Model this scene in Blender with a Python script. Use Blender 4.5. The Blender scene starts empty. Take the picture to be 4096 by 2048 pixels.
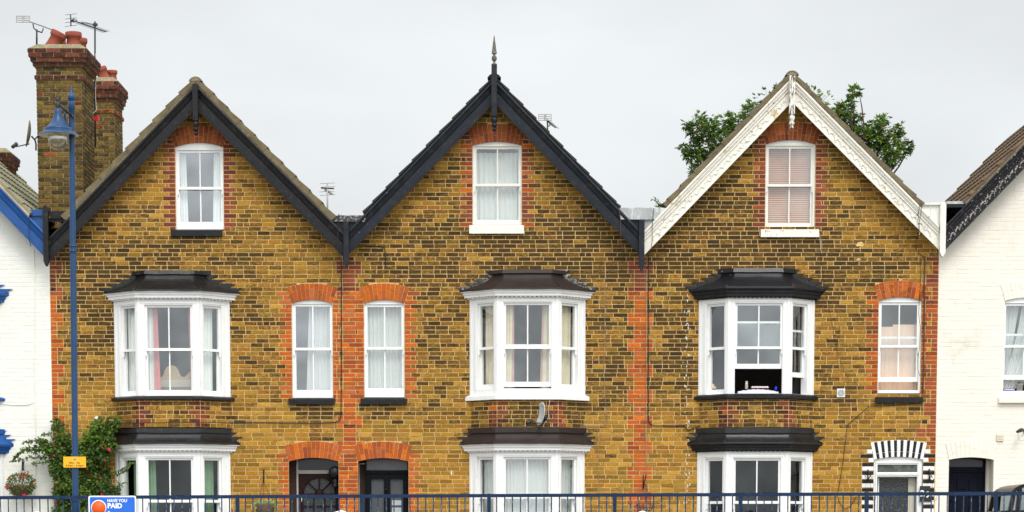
import bpy, math, random
from mathutils import Vector, Matrix, noise
random.seed(7)
R = math.radians
scene = bpy.context.scene
COL = scene.collection

# ------------------------------------------------------------------ camera
FP = 10000.0          # focal length in photo pixels (4096 wide)
TH = 0.10             # downward pitch (the photo's verticals converge downwards)
EYE = Vector((0, -45, 1.07))
PYC = 2150 + FP * math.tan(TH)
cam_d = bpy.data.cameras.new('camera')
cam = bpy.data.objects.new('camera', cam_d); COL.objects.link(cam)
cam.location = EYE
cam.rotation_euler = (math.pi / 2 - TH, 0, 0)
cam_d.sensor_width = 36.0
cam_d.lens = 36.0 * FP / 4096
cam_d.shift_y = (PYC - 1024) / 4096
cam_d.clip_end = 4000
scene.camera = cam

def P(px, py, y=0.0):
    """photo pixel -> world point at depth y"""
    ix = (px - 2048) / FP; iy = (PYC - py) / FP
    dy = math.cos(TH) + iy * math.sin(TH); dz = -math.sin(TH) + iy * math.cos(TH)
    t = (y - EYE.y) / dy
    return Vector((ix * t, y, EYE.z + dz * t))
def X(px, py=1400, y=0.0): return P(px, py, y).x
def Z(py, y=0.0): return P(2048, py, y).z

# ------------------------------------------------------------------ world and light
SUN_EL, SUN_AZ = R(52), R(14)      # azimuth measured from -Y towards +X
w = bpy.data.worlds.new('World'); scene.world = w; w.use_nodes = True
nt = w.node_tree; nt.nodes.clear()
def N(nt, t, **kw):
    n = nt.nodes.new(t)
    for k, v in kw.items():
        if k.startswith('i_'):
            n.inputs[k[2:].replace('_', ' ')].default_value = v
        else: setattr(n, k, v)
    return n
out = N(nt, 'ShaderNodeOutputWorld')
sky = N(nt, 'ShaderNodeTexSky', sky_type='NISHITA', sun_disc=False, sun_elevation=SUN_EL, sun_rotation=math.pi - SUN_AZ)
tc = N(nt, 'ShaderNodeTexCoord')
sep = N(nt, 'ShaderNodeSeparateXYZ'); nt.links.new(tc.outputs['Generated'], sep.inputs[0])
# cloud deck: brighter round the veiled sun (behind the camera), slightly mottled elsewhere
dot = N(nt, 'ShaderNodeVectorMath', operation='DOT_PRODUCT')
sd = Vector((math.sin(SUN_AZ) * math.cos(SUN_EL), -math.cos(SUN_AZ) * math.cos(SUN_EL), math.sin(SUN_EL)))
dot.inputs[1].default_value = sd; nt.links.new(tc.outputs['Generated'], dot.inputs[0])
mr = N(nt, 'ShaderNodeMapRange'); nt.links.new(dot.outputs['Value'], mr.inputs[0])
mr.inputs[1].default_value = -0.2; mr.inputs[2].default_value = 1.0; mr.inputs[3].default_value = 1.0; mr.inputs[4].default_value = 2.3
nz = N(nt, 'ShaderNodeTexNoise'); nz.inputs['Scale'].default_value = 5.5; nz.inputs['Detail'].default_value = 4; nz.inputs['Roughness'].default_value = .45
mp = N(nt, 'ShaderNodeMapping'); mp.inputs['Scale'].default_value = (1, 1, 2.4); mp.inputs['Location'].default_value = (3.1, .4, .2)
nt.links.new(tc.outputs['Generated'], mp.inputs[0]); nt.links.new(mp.outputs[0], nz.inputs['Vector'])
cr = N(nt, 'ShaderNodeMapRange'); nt.links.new(nz.outputs['Fac'], cr.inputs[0])
cr.inputs[1].default_value = .3; cr.inputs[2].default_value = .7; cr.inputs[3].default_value = .86; cr.inputs[4].default_value = 1.06
gx = N(nt, 'ShaderNodeMapRange'); nt.links.new(sep.outputs[0], gx.inputs[0])
gx.inputs[1].default_value = -.2; gx.inputs[2].default_value = .2; gx.inputs[3].default_value = .985; gx.inputs[4].default_value = 1.05
m1 = N(nt, 'ShaderNodeMath', operation='MULTIPLY'); nt.links.new(mr.outputs[0], m1.inputs[0]); nt.links.new(cr.outputs[0], m1.inputs[1])
m2 = N(nt, 'ShaderNodeMath', operation='MULTIPLY'); nt.links.new(m1.outputs[0], m2.inputs[0]); nt.links.new(gx.outputs[0], m2.inputs[1])
cloud = N(nt, 'ShaderNodeVectorMath', operation='SCALE'); cloud.inputs[0].default_value = (6.85, 7.10, 7.20)
nt.links.new(m2.outputs[0], cloud.inputs['Scale'])
mx = N(nt, 'ShaderNodeMix', data_type='RGBA'); mx.inputs[0].default_value = .97
nt.links.new(sky.outputs[0], mx.inputs[6]); nt.links.new(cloud.outputs[0], mx.inputs[7])
bg = N(nt, 'ShaderNodeBackground'); bg.inputs['Strength'].default_value = .1
nt.links.new(mx.outputs[2], bg.inputs[0]); nt.links.new(bg.outputs[0], out.inputs[0])

sl = bpy.data.lights.new('sun', 'SUN'); sl.energy = 1.5; sl.angle = R(22); sl.color = (1, .965, .91)
so = bpy.data.objects.new('sun', sl); COL.objects.link(so)
so.rotation_euler = sd.to_track_quat('Z', 'Y').to_euler()
so.location = (0, -20, 30)
scene.view_settings.view_transform = 'Standard'; scene.view_settings.look = 'None'
scene.view_settings.exposure = 0.32; scene.view_settings.gamma = 1
scene.cycles.max_bounces = 6; scene.cycles.diffuse_bounces = 3; scene.cycles.transparent_max_bounces = 10

# ------------------------------------------------------------------ materials
MATS = {}
def mat(name, c, rough=.7, var=.25, scale=8, detail=5, bump=.0, bscale=60, c2=None, thr=None, metal=0, spec=.4, stretch=(1, 1, 1), soft=.06, c3=None, thr3=.66, s3=3):
    """procedural surface: base colour broken by noise, optional worn patches (c2 above thr), optional second stain c3"""
    if name in MATS: return MATS[name]
    m = bpy.data.materials.new(name); m.use_nodes = True; t = m.node_tree
    b = t.nodes['Principled BSDF']; b.inputs['Roughness'].default_value = rough; b.inputs['Metallic'].default_value = metal
    b.inputs['Specular IOR Level'].default_value = spec
    g = N(t, 'ShaderNodeNewGeometry'); mpn = N(t, 'ShaderNodeMapping'); mpn.inputs['Scale'].default_value = stretch
    t.links.new(g.outputs['Position'], mpn.inputs[0])
    n1 = N(t, 'ShaderNodeTexNoise'); n1.inputs['Scale'].default_value = scale; n1.inputs['Detail'].default_value = detail; n1.inputs['Roughness'].default_value = .6
    t.links.new(mpn.outputs[0], n1.inputs['Vector'])
    k = N(t, 'ShaderNodeMapRange'); k.inputs[1].default_value = .25; k.inputs[2].default_value = .75
    k.inputs[3].default_value = 1 - var; k.inputs[4].default_value = 1 + var
    t.links.new(n1.outputs['Fac'], k.inputs[0])
    s = N(t, 'ShaderNodeVectorMath', operation='SCALE'); s.inputs[0].default_value = c; t.links.new(k.outputs[0], s.inputs['Scale'])
    last = s.outputs[0]
    for cc, th, sc in ((c2, thr, scale * 2.3), (c3, thr3, s3)):
        if cc is None: continue
        n2 = N(t, 'ShaderNodeTexNoise'); n2.inputs['Scale'].default_value = sc; n2.inputs['Detail'].default_value = 6; n2.inputs['Roughness'].default_value = .65
        t.links.new(mpn.outputs[0], n2.inputs['Vector'])
        q = N(t, 'ShaderNodeMapRange'); q.inputs[1].default_value = th - soft; q.inputs[2].default_value = th + soft
        t.links.new(n2.outputs['Fac'], q.inputs[0])
        x = N(t, 'ShaderNodeMix', data_type='RGBA'); t.links.new(q.outputs[0], x.inputs[0]); t.links.new(last, x.inputs[6]); x.inputs[7].default_value = (*cc, 1)
        last = x.outputs[2]
    t.links.new(last, b.inputs['Base Color'])
    if bump:
        n3 = N(t, 'ShaderNodeTexNoise'); n3.inputs['Scale'].default_value = bscale; n3.inputs['Detail'].default_value = 4
        t.links.new(mpn.outputs[0], n3.inputs['Vector'])
        bp = N(t, 'ShaderNodeBump'); bp.inputs['Strength'].default_value = bump; bp.inputs['Distance'].default_value = .01
        t.links.new(n3.outputs['Fac'], bp.inputs['Height']); t.links.new(bp.outputs[0], b.inputs['Normal'])
    MATS[name] = m; return m

def brick_mat():
    m = bpy.data.materials.new('brick'); m.use_nodes = True; t = m.node_tree
    b = t.nodes['Principled BSDF']; b.inputs['Roughness'].default_value = .88; b.inputs['Specular IOR Level'].default_value = .2
    a = N(t, 'ShaderNodeAttribute', attribute_name='Col')
    g = N(t, 'ShaderNodeNewGeometry')
    mpn = N(t, 'ShaderNodeMapping'); mpn.inputs['Scale'].default_value = (1, 1, 2.1); t.links.new(g.outputs['Position'], mpn.inputs[0])
    n1 = N(t, 'ShaderNodeTexNoise'); n1.inputs['Scale'].default_value = 15; n1.inputs['Detail'].default_value = 6; n1.inputs['Roughness'].default_value = .72
    t.links.new(mpn.outputs[0], n1.inputs['Vector'])
    ad = N(t, 'ShaderNodeMath', operation='ADD'); t.links.new(n1.outputs['Fac'], ad.inputs[0]); t.links.new(a.outputs['Alpha'], ad.inputs[1])
    q = N(t, 'ShaderNodeMapRange'); q.inputs[1].default_value = .86; q.inputs[2].default_value = 1.12; q.inputs[3].default_value = 0; q.inputs[4].default_value = .95
    t.links.new(ad.outputs[0], q.inputs[0])
    n2 = N(t, 'ShaderNodeTexNoise'); n2.inputs['Scale'].default_value = 55; n2.inputs['Detail'].default_value = 4
    t.links.new(g.outputs['Position'], n2.inputs['Vector'])
    k = N(t, 'ShaderNodeMapRange'); k.inputs[1].default_value = .3; k.inputs[2].default_value = .7; k.inputs[3].default_value = .72; k.inputs[4].default_value = 1.25
    t.links.new(n2.outputs['Fac'], k.inputs[0])
    x = N(t, 'ShaderNodeMix', data_type='RGBA'); t.links.new(q.outputs[0], x.inputs[0]); t.links.new(a.outputs['Color'], x.inputs[6])
    dk = N(t, 'ShaderNodeVectorMath', operation='MULTIPLY'); dk.inputs[1].default_value = (.13, .135, .22); t.links.new(a.outputs['Color'], dk.inputs[0])
    dk2 = N(t, 'ShaderNodeVectorMath', operation='ADD'); dk2.inputs[1].default_value = (.012, .010, .006); t.links.new(dk.outputs[0], dk2.inputs[0])
    t.links.new(dk2.outputs[0], x.inputs[7])
    s = N(t, 'ShaderNodeVectorMath', operation='SCALE'); t.links.new(x.outputs[2], s.inputs[0]); t.links.new(k.outputs[0], s.inputs['Scale'])
    t.links.new(s.outputs[0], b.inputs['Base Color'])
    bp = N(t, 'ShaderNodeBump'); bp.inputs['Strength'].default_value = .5; bp.inputs['Distance'].default_value = .006
    t.links.new(n2.outputs['Fac'], bp.inputs['Height']); t.links.new(bp.outputs[0], b.inputs['Normal'])
    return m
M_BRICK = brick_mat()
M_MORT = mat('mortar', (.64, .425, .18), .95, .25, 4, c2=(.20, .13, .05), thr=.62, soft=.12, bump=.4, bscale=120)
M_MORTD = mat('mortar_chimney', (.40, .30, .15), .95, .3, 4, c2=(.13, .10, .055), thr=.54, soft=.14)
M_WWALL = mat('cream_masonry_paint', (.82, .77, .68), .8, .05, 1.3, bump=.25, bscale=25, c2=(.60, .50, .38), thr=.73, soft=.05, c3=(.71, .66, .56), thr3=.62, s3=1.2)
M_WWALL2 = mat('white_masonry_paint', (.80, .79, .73), .8, .05, 1.3, bump=.25, bscale=25, c2=(.58, .52, .42), thr=.75, soft=.05, c3=(.71, .70, .63), thr3=.62, s3=1.0)
M_WHITE = mat('white_gloss_paint', (.84, .84, .83), .4, .03, 5, spec=.45, c2=(.58, .56, .50), thr=.665, soft=.06, stretch=(2.5, 2.5, .5))
M_WOLD = mat('old_white_paint', (.78, .77, .71), .55, .05, 9, c2=(.36, .31, .24), thr=.70, soft=.04)
M_WPEEL = mat('peeling_white_paint', (.80, .77, .69), .6, .06, 9, c2=(.24, .21, .18), thr=.635, soft=.02, c3=(.62, .50, .32), thr3=.63, s3=4, bump=.2)
M_WPEEL2 = mat('badly_peeled_white_paint', (.76, .73, .66), .65, .1, 10, c2=(.10, .085, .07), thr=.53, soft=.03, stretch=(1.6, 1, .35))
M_BLACK = mat('black_paint', (.0085, .0085, .0105), .46, .4, 6, c2=(.026, .024, .023), thr=.60, bump=.25, bscale=35, spec=.28)
M_BLUEBLACK = mat('blue_black_paint', (.008, .0115, .018), .48, .4, 5, c2=(.30, .25, .23), thr=.69, soft=.008, bump=.25, bscale=30, spec=.28, c3=(.018, .020, .024), thr3=.56, s3=7)
M_BLKPEEL = mat('peeling_black_paint', (.010, .011, .015), .55, .3, 11, c2=(.50, .43, .40), thr=.635, soft=.02, bump=.3, bscale=30, spec=.3)
M_CARVE = mat('worn_pale_carving', (.40, .35, .33), .7, .3, 14, c2=(.012, .012, .015), thr=.50, soft=.02)
M_BPAINT = mat('bright_blue_paint', (.008, .075, .27), .35, .2, 5, bump=.2, bscale=25)
M_LEAD = mat('black_lead', (.0095, .009, .010), .36, .4, 5, c2=(.030, .027, .026), thr=.62, bump=.45, bscale=11, spec=.4)
M_LEADB = mat('brown_felt', (.021, .0115, .009), .6, .35, 6, c2=(.06, .042, .036), thr=.66, bump=.4, bscale=30)
M_LEADW = mat('flaking_black_lead', (.009, .009, .012), .38, .35, 5, c2=(.72, .70, .65), thr=.69, soft=.008, bump=.35, bscale=14, spec=.4)
M_LEADG = mat('grey_streaked_lead', (.035, .035, .037), .55, .5, 9, c2=(.34, .33, .31), thr=.56, soft=.05, bump=.3, bscale=25)
M_ZINC = mat('weathered_zinc', (.36, .38, .38), .5, .25, 5, c2=(.60, .62, .60), thr=.56, stretch=(1, 1, .3), bump=.2)
M_STONE = mat('lichened_stone', (.20, .175, .115), .9, .3, 9, c2=(.42, .30, .05), thr=.60, bump=.5)
M_VERGE = mat('mortar_verge', (.23, .185, .105), .95, .45, 20, c2=(.42, .36, .25), thr=.62, c3=(.38, .24, .02), thr3=.66, s3=5, bump=.6, bscale=50)
M_TILE = mat('weathered_tile', (.145, .115, .066), .85, .4, 6, c2=(.27, .20, .05), thr=.66, bump=.5, bscale=30)
M_TILEG = mat('green_grey_tile', (.235, .225, .145), .85, .22, 6, c2=(.10, .10, .07), thr=.64, bump=.4, bscale=30)
M_TILED = mat('dark_tile', (.028, .025, .024), .8, .4, 6, bump=.5)
M_TILER = mat('brown_red_tile', (.115, .07, .042), .85, .4, 5, c2=(.34, .22, .035), thr=.62, c3=(.07, .055, .04), thr3=.58, s3=3, bump=.5)
M_TERRA = mat('terracotta', (.27, .062, .035), .8, .2, 9, c2=(.55, .45, .40), thr=.74, bump=.2)
M_CURT_W = mat('white_curtain', (.84, .85, .82), .9, .05, 4)
M_CURT_P = mat('pink_curtain', (.64, .24, .25), .9, .08, 12, c2=(.70, .42, .40), thr=.68)
M_CURT_B = mat('beige_curtain', (.76, .66, .48), .9, .12, 6)
M_CURT_G = mat('green_curtain', (.20, .32, .19), .9, .15, 6)
M_CURT_C = mat('salmon_cloth', (.80, .55, .40), .9, .08, 6, stretch=(6, 1, .3))
M_BLIND = mat('pink_blind', (.62, .34, .225), .7, .08, 6)
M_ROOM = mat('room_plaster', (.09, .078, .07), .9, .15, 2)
M_WOODP = mat('pale_wood', (.62, .42, .22), .5, .12, 7, stretch=(1, 1, 6))
M_DARKWOOD = mat('maroon_door_paint', (.020, .006, .006), .55, .2, 6, spec=.12)
M_NAVY = mat('navy_door_paint', (.005, .006, .016), .55, .2, 6, spec=.12)
M_BDOOR = mat('black_door_paint', (.004, .0044, .0065), .5, .2, 6, spec=.12)
M_FROST = mat('frosted_glass', (.065, .072, .078), .45, .15, 30, bump=.5, bscale=60)
M_TEXG = mat('patterned_glass', (.035, .035, .035), .2, .6, 22, c2=(.22, .23, .23), thr=.62, bump=.9, bscale=28)
M_FANL = mat('fanlight_glass', (.07, .08, .07), .15, .3, 2, c2=(.16, .17, .15), thr=.58)
M_RBLUE = mat('blue_railing_paint', (.007, .024, .066), .5, .25, 12, c2=(.05, .13, .24), thr=.68, soft=.05, bump=.2, spec=.22)
M_LBLUE = mat('lamp_blue_paint', (.013, .052, .135), .36, .12, 5, c2=(.05, .11, .21), thr=.70, spec=.35)
M_LAMPIN = mat('lamp_shade_underside', (.72, .66, .55), .5, .08, 6)
M_IRON = mat('grey_iron', (.035, .036, .038), .5, .3, 9, metal=.3)
M_ALU = mat('dull_aluminium', (.36, .35, .33), .5, .2, 12, metal=.2)
M_CABLE = mat('black_cable', (.015, .014, .014), .5, .2, 9)
M_CABLEG = mat('grey_cable', (.24, .21, .16), .6, .2, 9)
M_CABLEW = mat('white_cable', (.62, .60, .54), .6, .1, 9)
M_DISH = mat('grey_dish', (.50, .51, .53), .5, .1, 4)
M_DISHB = mat('rusty_dish', (.16, .13, .10), .6, .3, 8)
M_ASPH = mat('asphalt', (.05, .05, .052), .9, .3, 3, bump=.4, bscale=80)
M_PAVE = mat('paving', (.28, .26, .23), .9, .2, 2, bump=.3)
M_SIGNB = mat('sign_blue', (.016, .13, .62), .4, .08, 5)
M_SIGNW = mat('sign_white', (.85, .86, .86), .4, .02, 5)
M_SIGNY = mat('sign_yellow', (.86, .42, .012), .45, .04, 5)
M_ORANGE = mat('sign_orange', (.85, .10, .008), .45, .03, 5)
M_INK = mat('black_lettering', (.05, .022, .012), .6, .1, 5)
M_BARK = mat('bark', (.09, .065, .045), .9, .3, 9, bump=.6)
M_LEAF = mat('leaf_green', (.10, .185, .024), .5, .45, 3.0, c2=(.15, .22, .03), thr=.55)
M_LEAFD = mat('leaf_dark', (.040, .088, .022), .5, .4, 4.0)
M_LEAFY = mat('leaf_bronze', (.20, .13, .03), .55, .3, 4.0)
M_LEAFL = mat('leaf_light', (.15, .27, .035), .5, .3, 4.0)
M_LEAFV = mat('leaf_variegated', (.42, .50, .20), .55, .35, 20.0)
M_PINK = mat('pink_petal', (.75, .02, .16), .5, .15, 9)
M_RED = mat('red_petal', (.62, .035, .03), .5, .15, 9)
M_COIR = mat('coir', (.12, .075, .045), .95, .4, 25, bump=.8)
M_CARB = mat('black_car_paint', (.006, .006, .007), .3, .2, 4, spec=.3)
M_TYRE = mat('rubber', (.02, .02, .02), .8, .2, 9)
M_RIM = mat('alloy', (.4, .4, .42), .3, .1, 9, metal=.8)
M_REDP = mat('red_plastic', (.70, .01, .03), .35, .1, 9)
M_BLUEP = mat('blue_plastic', (.02, .03, .55), .35, .1, 9)
M_CREAMV = mat('cream_plastic', (.66, .60, .44), .5, .08, 9)
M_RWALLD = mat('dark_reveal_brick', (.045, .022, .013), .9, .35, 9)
M_STAIN = mat('lime_splash', (.70, .67, .60), .9, .1, 20)

def glass_mat(name, tint, refl, rough=.02):
    m = bpy.data.materials.new(name); m.use_nodes = True; t = m.node_tree; t.nodes.clear()
    o = N(t, 'ShaderNodeOutputMaterial'); tr = N(t, 'ShaderNodeBsdfTransparent'); tr.inputs[0].default_value = (*tint, 1)
    gl = N(t, 'ShaderNodeBsdfGlossy'); gl.inputs['Roughness'].default_value = rough; gl.inputs[0].default_value = (.93, .97, 1, 1)
    g = N(t, 'ShaderNodeNewGeometry'); n = N(t, 'ShaderNodeTexNoise'); n.inputs['Scale'].default_value = 1.6
    t.links.new(g.outputs['Position'], n.inputs['Vector'])
    bp = N(t, 'ShaderNodeBump'); bp.inputs['Strength'].default_value = .06; bp.inputs['Distance'].default_value = .05
    t.links.new(n.outputs['Fac'], bp.inputs['Height']); t.links.new(bp.outputs[0], gl.inputs['Normal'])
    q = N(t, 'ShaderNodeMapRange'); q.inputs[1].default_value = .3; q.inputs[2].default_value = .7; q.inputs[3].default_value = refl * .75; q.inputs[4].default_value = refl * 1.2
    t.links.new(n.outputs['Fac'], q.inputs[0])
    mxn = N(t, 'ShaderNodeMixShader'); t.links.new(q.outputs[0], mxn.inputs[0]); t.links.new(tr.outputs[0], mxn.inputs[1]); t.links.new(gl.outputs[0], mxn.inputs[2])
    t.links.new(mxn.outputs[0], o.inputs[0]); return m
M_GLASS = glass_mat('window_glass', (.93, .96, .95), .145)
M_GLASSD = glass_mat('window_glass_dim', (.9, .93, .92), .045)
M_GLASSB = glass_mat('bright_window_glass', (.93, .96, .97), .235)
M_GLASSC = glass_mat('lamp_glass', (.90, .88, .82), .16)
def net_mat():
    m = bpy.data.materials.new('net_curtain'); m.use_nodes = True; t = m.node_tree; t.nodes.clear()
    o = N(t, 'ShaderNodeOutputMaterial'); tr = N(t, 'ShaderNodeBsdfTransparent')
    d = N(t, 'ShaderNodeBsdfDiffuse'); d.inputs[0].default_value = (.87, .88, .85, 1); tl = N(t, 'ShaderNodeBsdfTranslucent'); tl.inputs[0].default_value = (.76, .8, .79, 1)
    a = N(t, 'ShaderNodeMixShader'); a.inputs[0].default_value = .25; t.links.new(d.outputs[0], a.inputs[1]); t.links.new(tl.outputs[0], a.inputs[2])
    b = N(t, 'ShaderNodeMixShader'); b.inputs[0].default_value = .95; t.links.new(tr.outputs[0], b.inputs[1]); t.links.new(a.outputs[0], b.inputs[2])
    t.links.new(b.outputs[0], o.inputs[0]); return m
M_NET = net_mat()

# ------------------------------------------------------------------ mesh helpers
class MB:
    def __init__(s): s.v = []; s.f = []; s.m = []; s.sm = []; s.c = []; s.mats = []; s.hascol = False
    def mi(s, m):
        if m not in s.mats: s.mats.append(m)
        return s.mats.index(m)
    def add(s, vs, fs, m, smooth=False, col=None):
        o = len(s.v); s.v.extend([tuple(v) for v in vs]); k = s.mi(m)
        for f in fs: s.f.append(tuple(i + o for i in f)); s.m.append(k); s.sm.append(smooth); s.c.append(col)
        if col: s.hascol = True
    def box(s, x0, x1, y0, y1, z0, z1, m):
        vs = [(x, y, z) for z in (z0, z1) for y in (y0, y1) for x in (x0, x1)]
        s.add(vs, [(0, 2, 3, 1), (4, 5, 7, 6), (0, 1, 5, 4), (2, 6, 7, 3), (0, 4, 6, 2), (1, 3, 7, 5)], m)
    def tube(s, pts, r, m, n=6, cap=True):
        pts = [Vector(p) for p in pts]; k = len(pts)
        rr = r if isinstance(r, (list, tuple)) else [r] * k
        vs = []; up0 = None
        for i, p in enumerate(pts):
            d = (pts[min(i + 1, k - 1)] - pts[max(i - 1, 0)])
            if d.length < 1e-9: d = Vector((0, 0, 1))
            d.normalize()
            if up0 is None:
                up0 = Vector((0, 0, 1)) if abs(d.z) < .9 else Vector((1, 0, 0))
            a = d.cross(up0)
            if a.length < 1e-4: a = d.cross(Vector((0, 1, 0)))
            a.normalize(); b = a.cross(d); up0 = b
            for j in range(n):
                t = 2 * math.pi * j / n; vs.append(p + a * (math.cos(t) * rr[i]) + b * (math.sin(t) * rr[i]))
        fs = [(i * n + j, i * n + (j + 1) % n, (i + 1) * n + (j + 1) % n, (i + 1) * n + j) for i in range(k - 1) for j in range(n)]
        if cap: fs += [tuple(range(n - 1, -1, -1)), tuple((k - 1) * n + j for j in range(n))]
        s.add(vs, fs, m, n > 5)
    def lathe(s, c, prof, m, n=20, axis=Vector((0, 0, 1)), smooth=True):
        """prof: (radius, height along axis) from bottom to top"""
        c = Vector(c); axis = Vector(axis).normalized()
        a = axis.cross(Vector((0, 1, 0)) if abs(axis.y) < .9 else Vector((1, 0, 0))).normalized(); b = axis.cross(a)
        vs = []
        for r, h in prof:
            for j in range(n):
                t = 2 * math.pi * j / n; vs.append(c + axis * h + a * (math.cos(t) * r) + b * (math.sin(t) * r))
        k = len(prof)
        fs = [(i * n + j, i * n + (j + 1) % n, (i + 1) * n + (j + 1) % n, (i + 1) * n + j) for i in range(k - 1) for j in range(n)]
        s.add(vs, fs, m, smooth)
    def prism(s, poly, y0, y1, m):
        """poly: list of (x,z) -> extruded in y"""
        n = len(poly); vs = [(x, y0, z) for x, z in poly] + [(x, y1, z) for x, z in poly]
        fs = [tuple(range(n)), tuple(range(2 * n - 1, n - 1, -1))] + [(i, i + n, (i + 1) % n + n, (i + 1) % n) for i in range(n)]
        s.add(vs, fs, m)
    def build(s, name, parent=None, **tags):
        me = bpy.data.meshes.new(name); me.from_pydata(s.v, [], s.f)
        for m in s.mats: me.materials.append(m)
        me.polygons.foreach_set('material_index', s.m); me.polygons.foreach_set('use_smooth', s.sm)
        if s.hascol:
            at = me.color_attributes.new('Col', 'FLOAT_COLOR', 'CORNER'); buf = []
            for f, c in zip(s.f, s.c): buf.extend((c or (.5, .5, .5, 0)) * len(f))
            at.data.foreach_set('color', buf)
        me.update()
        o = bpy.data.objects.new(name, me); COL.objects.link(o)
        if parent is not None:
            o.parent = parent; o.matrix_parent_inverse = parent.matrix_world.inverted() if parent.type != 'EMPTY' else Matrix.Translation(-parent.location)
        for k, v in tags.items(): o[k] = v
        return o
def root(name, loc, label, cat, group=None):
    o = bpy.data.objects.new(name, None); COL.objects.link(o); o.location = loc; o.empty_display_size = .2
    o['label'] = label; o['category'] = cat
    if group: o['group'] = group
    return o
def tag(o, label, cat, group=None):
    o['label'] = label; o['category'] = cat
    if group: o['group'] = group
    return o

class Fr:
    """local frame: s along u, z up, d outward along n"""
    def __init__(f, o, u):
        f.o = Vector((o[0], o[1], 0)); f.u = Vector((u[0], u[1], 0)).normalized(); f.n = Vector((f.u.y, -f.u.x, 0))
    def p(f, s, z, d=0): return f.o + f.u * s + f.n * d + Vector((0, 0, z))
def fbox(mb, fr, s0, s1, z0, z1, d0, d1, m, col=None):
    vs = [fr.p(s, z, d) for z in (z0, z1) for d in (d1, d0) for s in (s0, s1)]
    mb.add(vs, [(0, 2, 3, 1), (4, 5, 7, 6), (0, 1, 5, 4), (2, 6, 7, 3), (0, 4, 6, 2), (1, 3, 7, 5)], m, col=col)
WALL = Fr((0, 0), (1, 0))

# ------------------------------------------------------------------ bricks
HC = .0752; JT = .012
rnd = random.Random(11)
YELS = [(.395, .20, .024), (.345, .172, .020), (.30, .16, .024), (.375, .197, .030), (.26, .132, .018), (.44, .233, .038), (.325, .150, .022)]
REDS = [(.50, .108, .016), (.40, .085, .020), (.56, .135, .016), (.34, .075, .024), (.44, .12, .038), (.46, .10, .02)]
MARS = [(.20, .050, .030), (.25, .062, .035), (.16, .040, .028), (.30, .075, .035), (.22, .06, .04)]
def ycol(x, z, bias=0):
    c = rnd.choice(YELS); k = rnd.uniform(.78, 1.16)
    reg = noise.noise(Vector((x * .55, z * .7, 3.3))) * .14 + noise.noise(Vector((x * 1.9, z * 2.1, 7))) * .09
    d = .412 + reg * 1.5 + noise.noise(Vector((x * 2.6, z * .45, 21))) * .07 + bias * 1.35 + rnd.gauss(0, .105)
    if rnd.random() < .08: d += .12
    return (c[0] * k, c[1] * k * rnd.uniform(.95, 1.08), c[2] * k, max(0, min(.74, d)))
def rcol(pal, dirt=.16):
    c = rnd.choice(pal); k = rnd.uniform(.78, 1.12); dirt += .07
    return (c[0] * k, c[1] * k, c[2] * k, max(0, min(.6, dirt + rnd.gauss(0, .1))))
def brick(mb, fr, s0, s1, z0, z1, col, relief=.006, m=None, jit=.0016):
    """one brick face, proud of the mortar, with soft chamfered worn edges"""
    m = m or M_BRICK; g = JT * .5
    s0 += g; s1 -= g; z0 += g; z1 -= g
    if s1 - s0 < .012: return
    j = lambda: rnd.uniform(-jit, jit)
    c = .003
    if fr is WALL:   # old courses are never dead level
        wz = noise.noise(Vector((s0 * .8, z0 * 2.3, 1.7))) * .006; z0 += wz; z1 += wz
    o = [fr.p(s0 + j(), z0 + j(), 0), fr.p(s1 + j(), z0 + j(), 0), fr.p(s1 + j(), z1 + j(), 0), fr.p(s0 + j(), z1 + j(), 0)]
    r = relief + rnd.uniform(-.0015, .002)
    i = [fr.p(s0 + c, z0 + c, r), fr.p(s1 - c, z0 + c, r), fr.p(s1 - c, z1 - c, r), fr.p(s0 + c, z1 - c, r)]
    mb.add(o + i, [(4, 5, 6, 7), (0, 1, 5, 4), (1, 2, 6, 5), (2, 3, 7, 6), (3, 0, 4, 7)], m, col=col)
def subtract(spans, a, b):
    out = []
    for s, e in spans:
        if b <= s or a >= e: out.append((s, e)); continue
        if a > s: out.append((s, a))
        if b < e: out.append((b, e))
    return out
def fill(mb, fr, a, b, z0, z1, ci, colf, relief=.006, m=None, phase=0.0):
    """lay stretchers with the odd header between a and b; the bond runs on a shared grid"""
    r2 = random.Random(ci * 7919 + 13)
    L = .225; x = -16 + (ci % 2) * L * .5 + r2.uniform(-.03, .03) + phase
    while x < b:
        l = L if r2.random() > .13 else L * .5
        s, e = max(x, a), min(x + l, b)
        if e - s > .02:
            # absorb slivers
            if e < b and b - e < .03: e = b
            if s > a and s - a < .03: s = a
            brick(mb, fr, s, e, z0, z1, colf((s + e) / 2, (z0 + z1) / 2), relief, m)
        x += l

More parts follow.
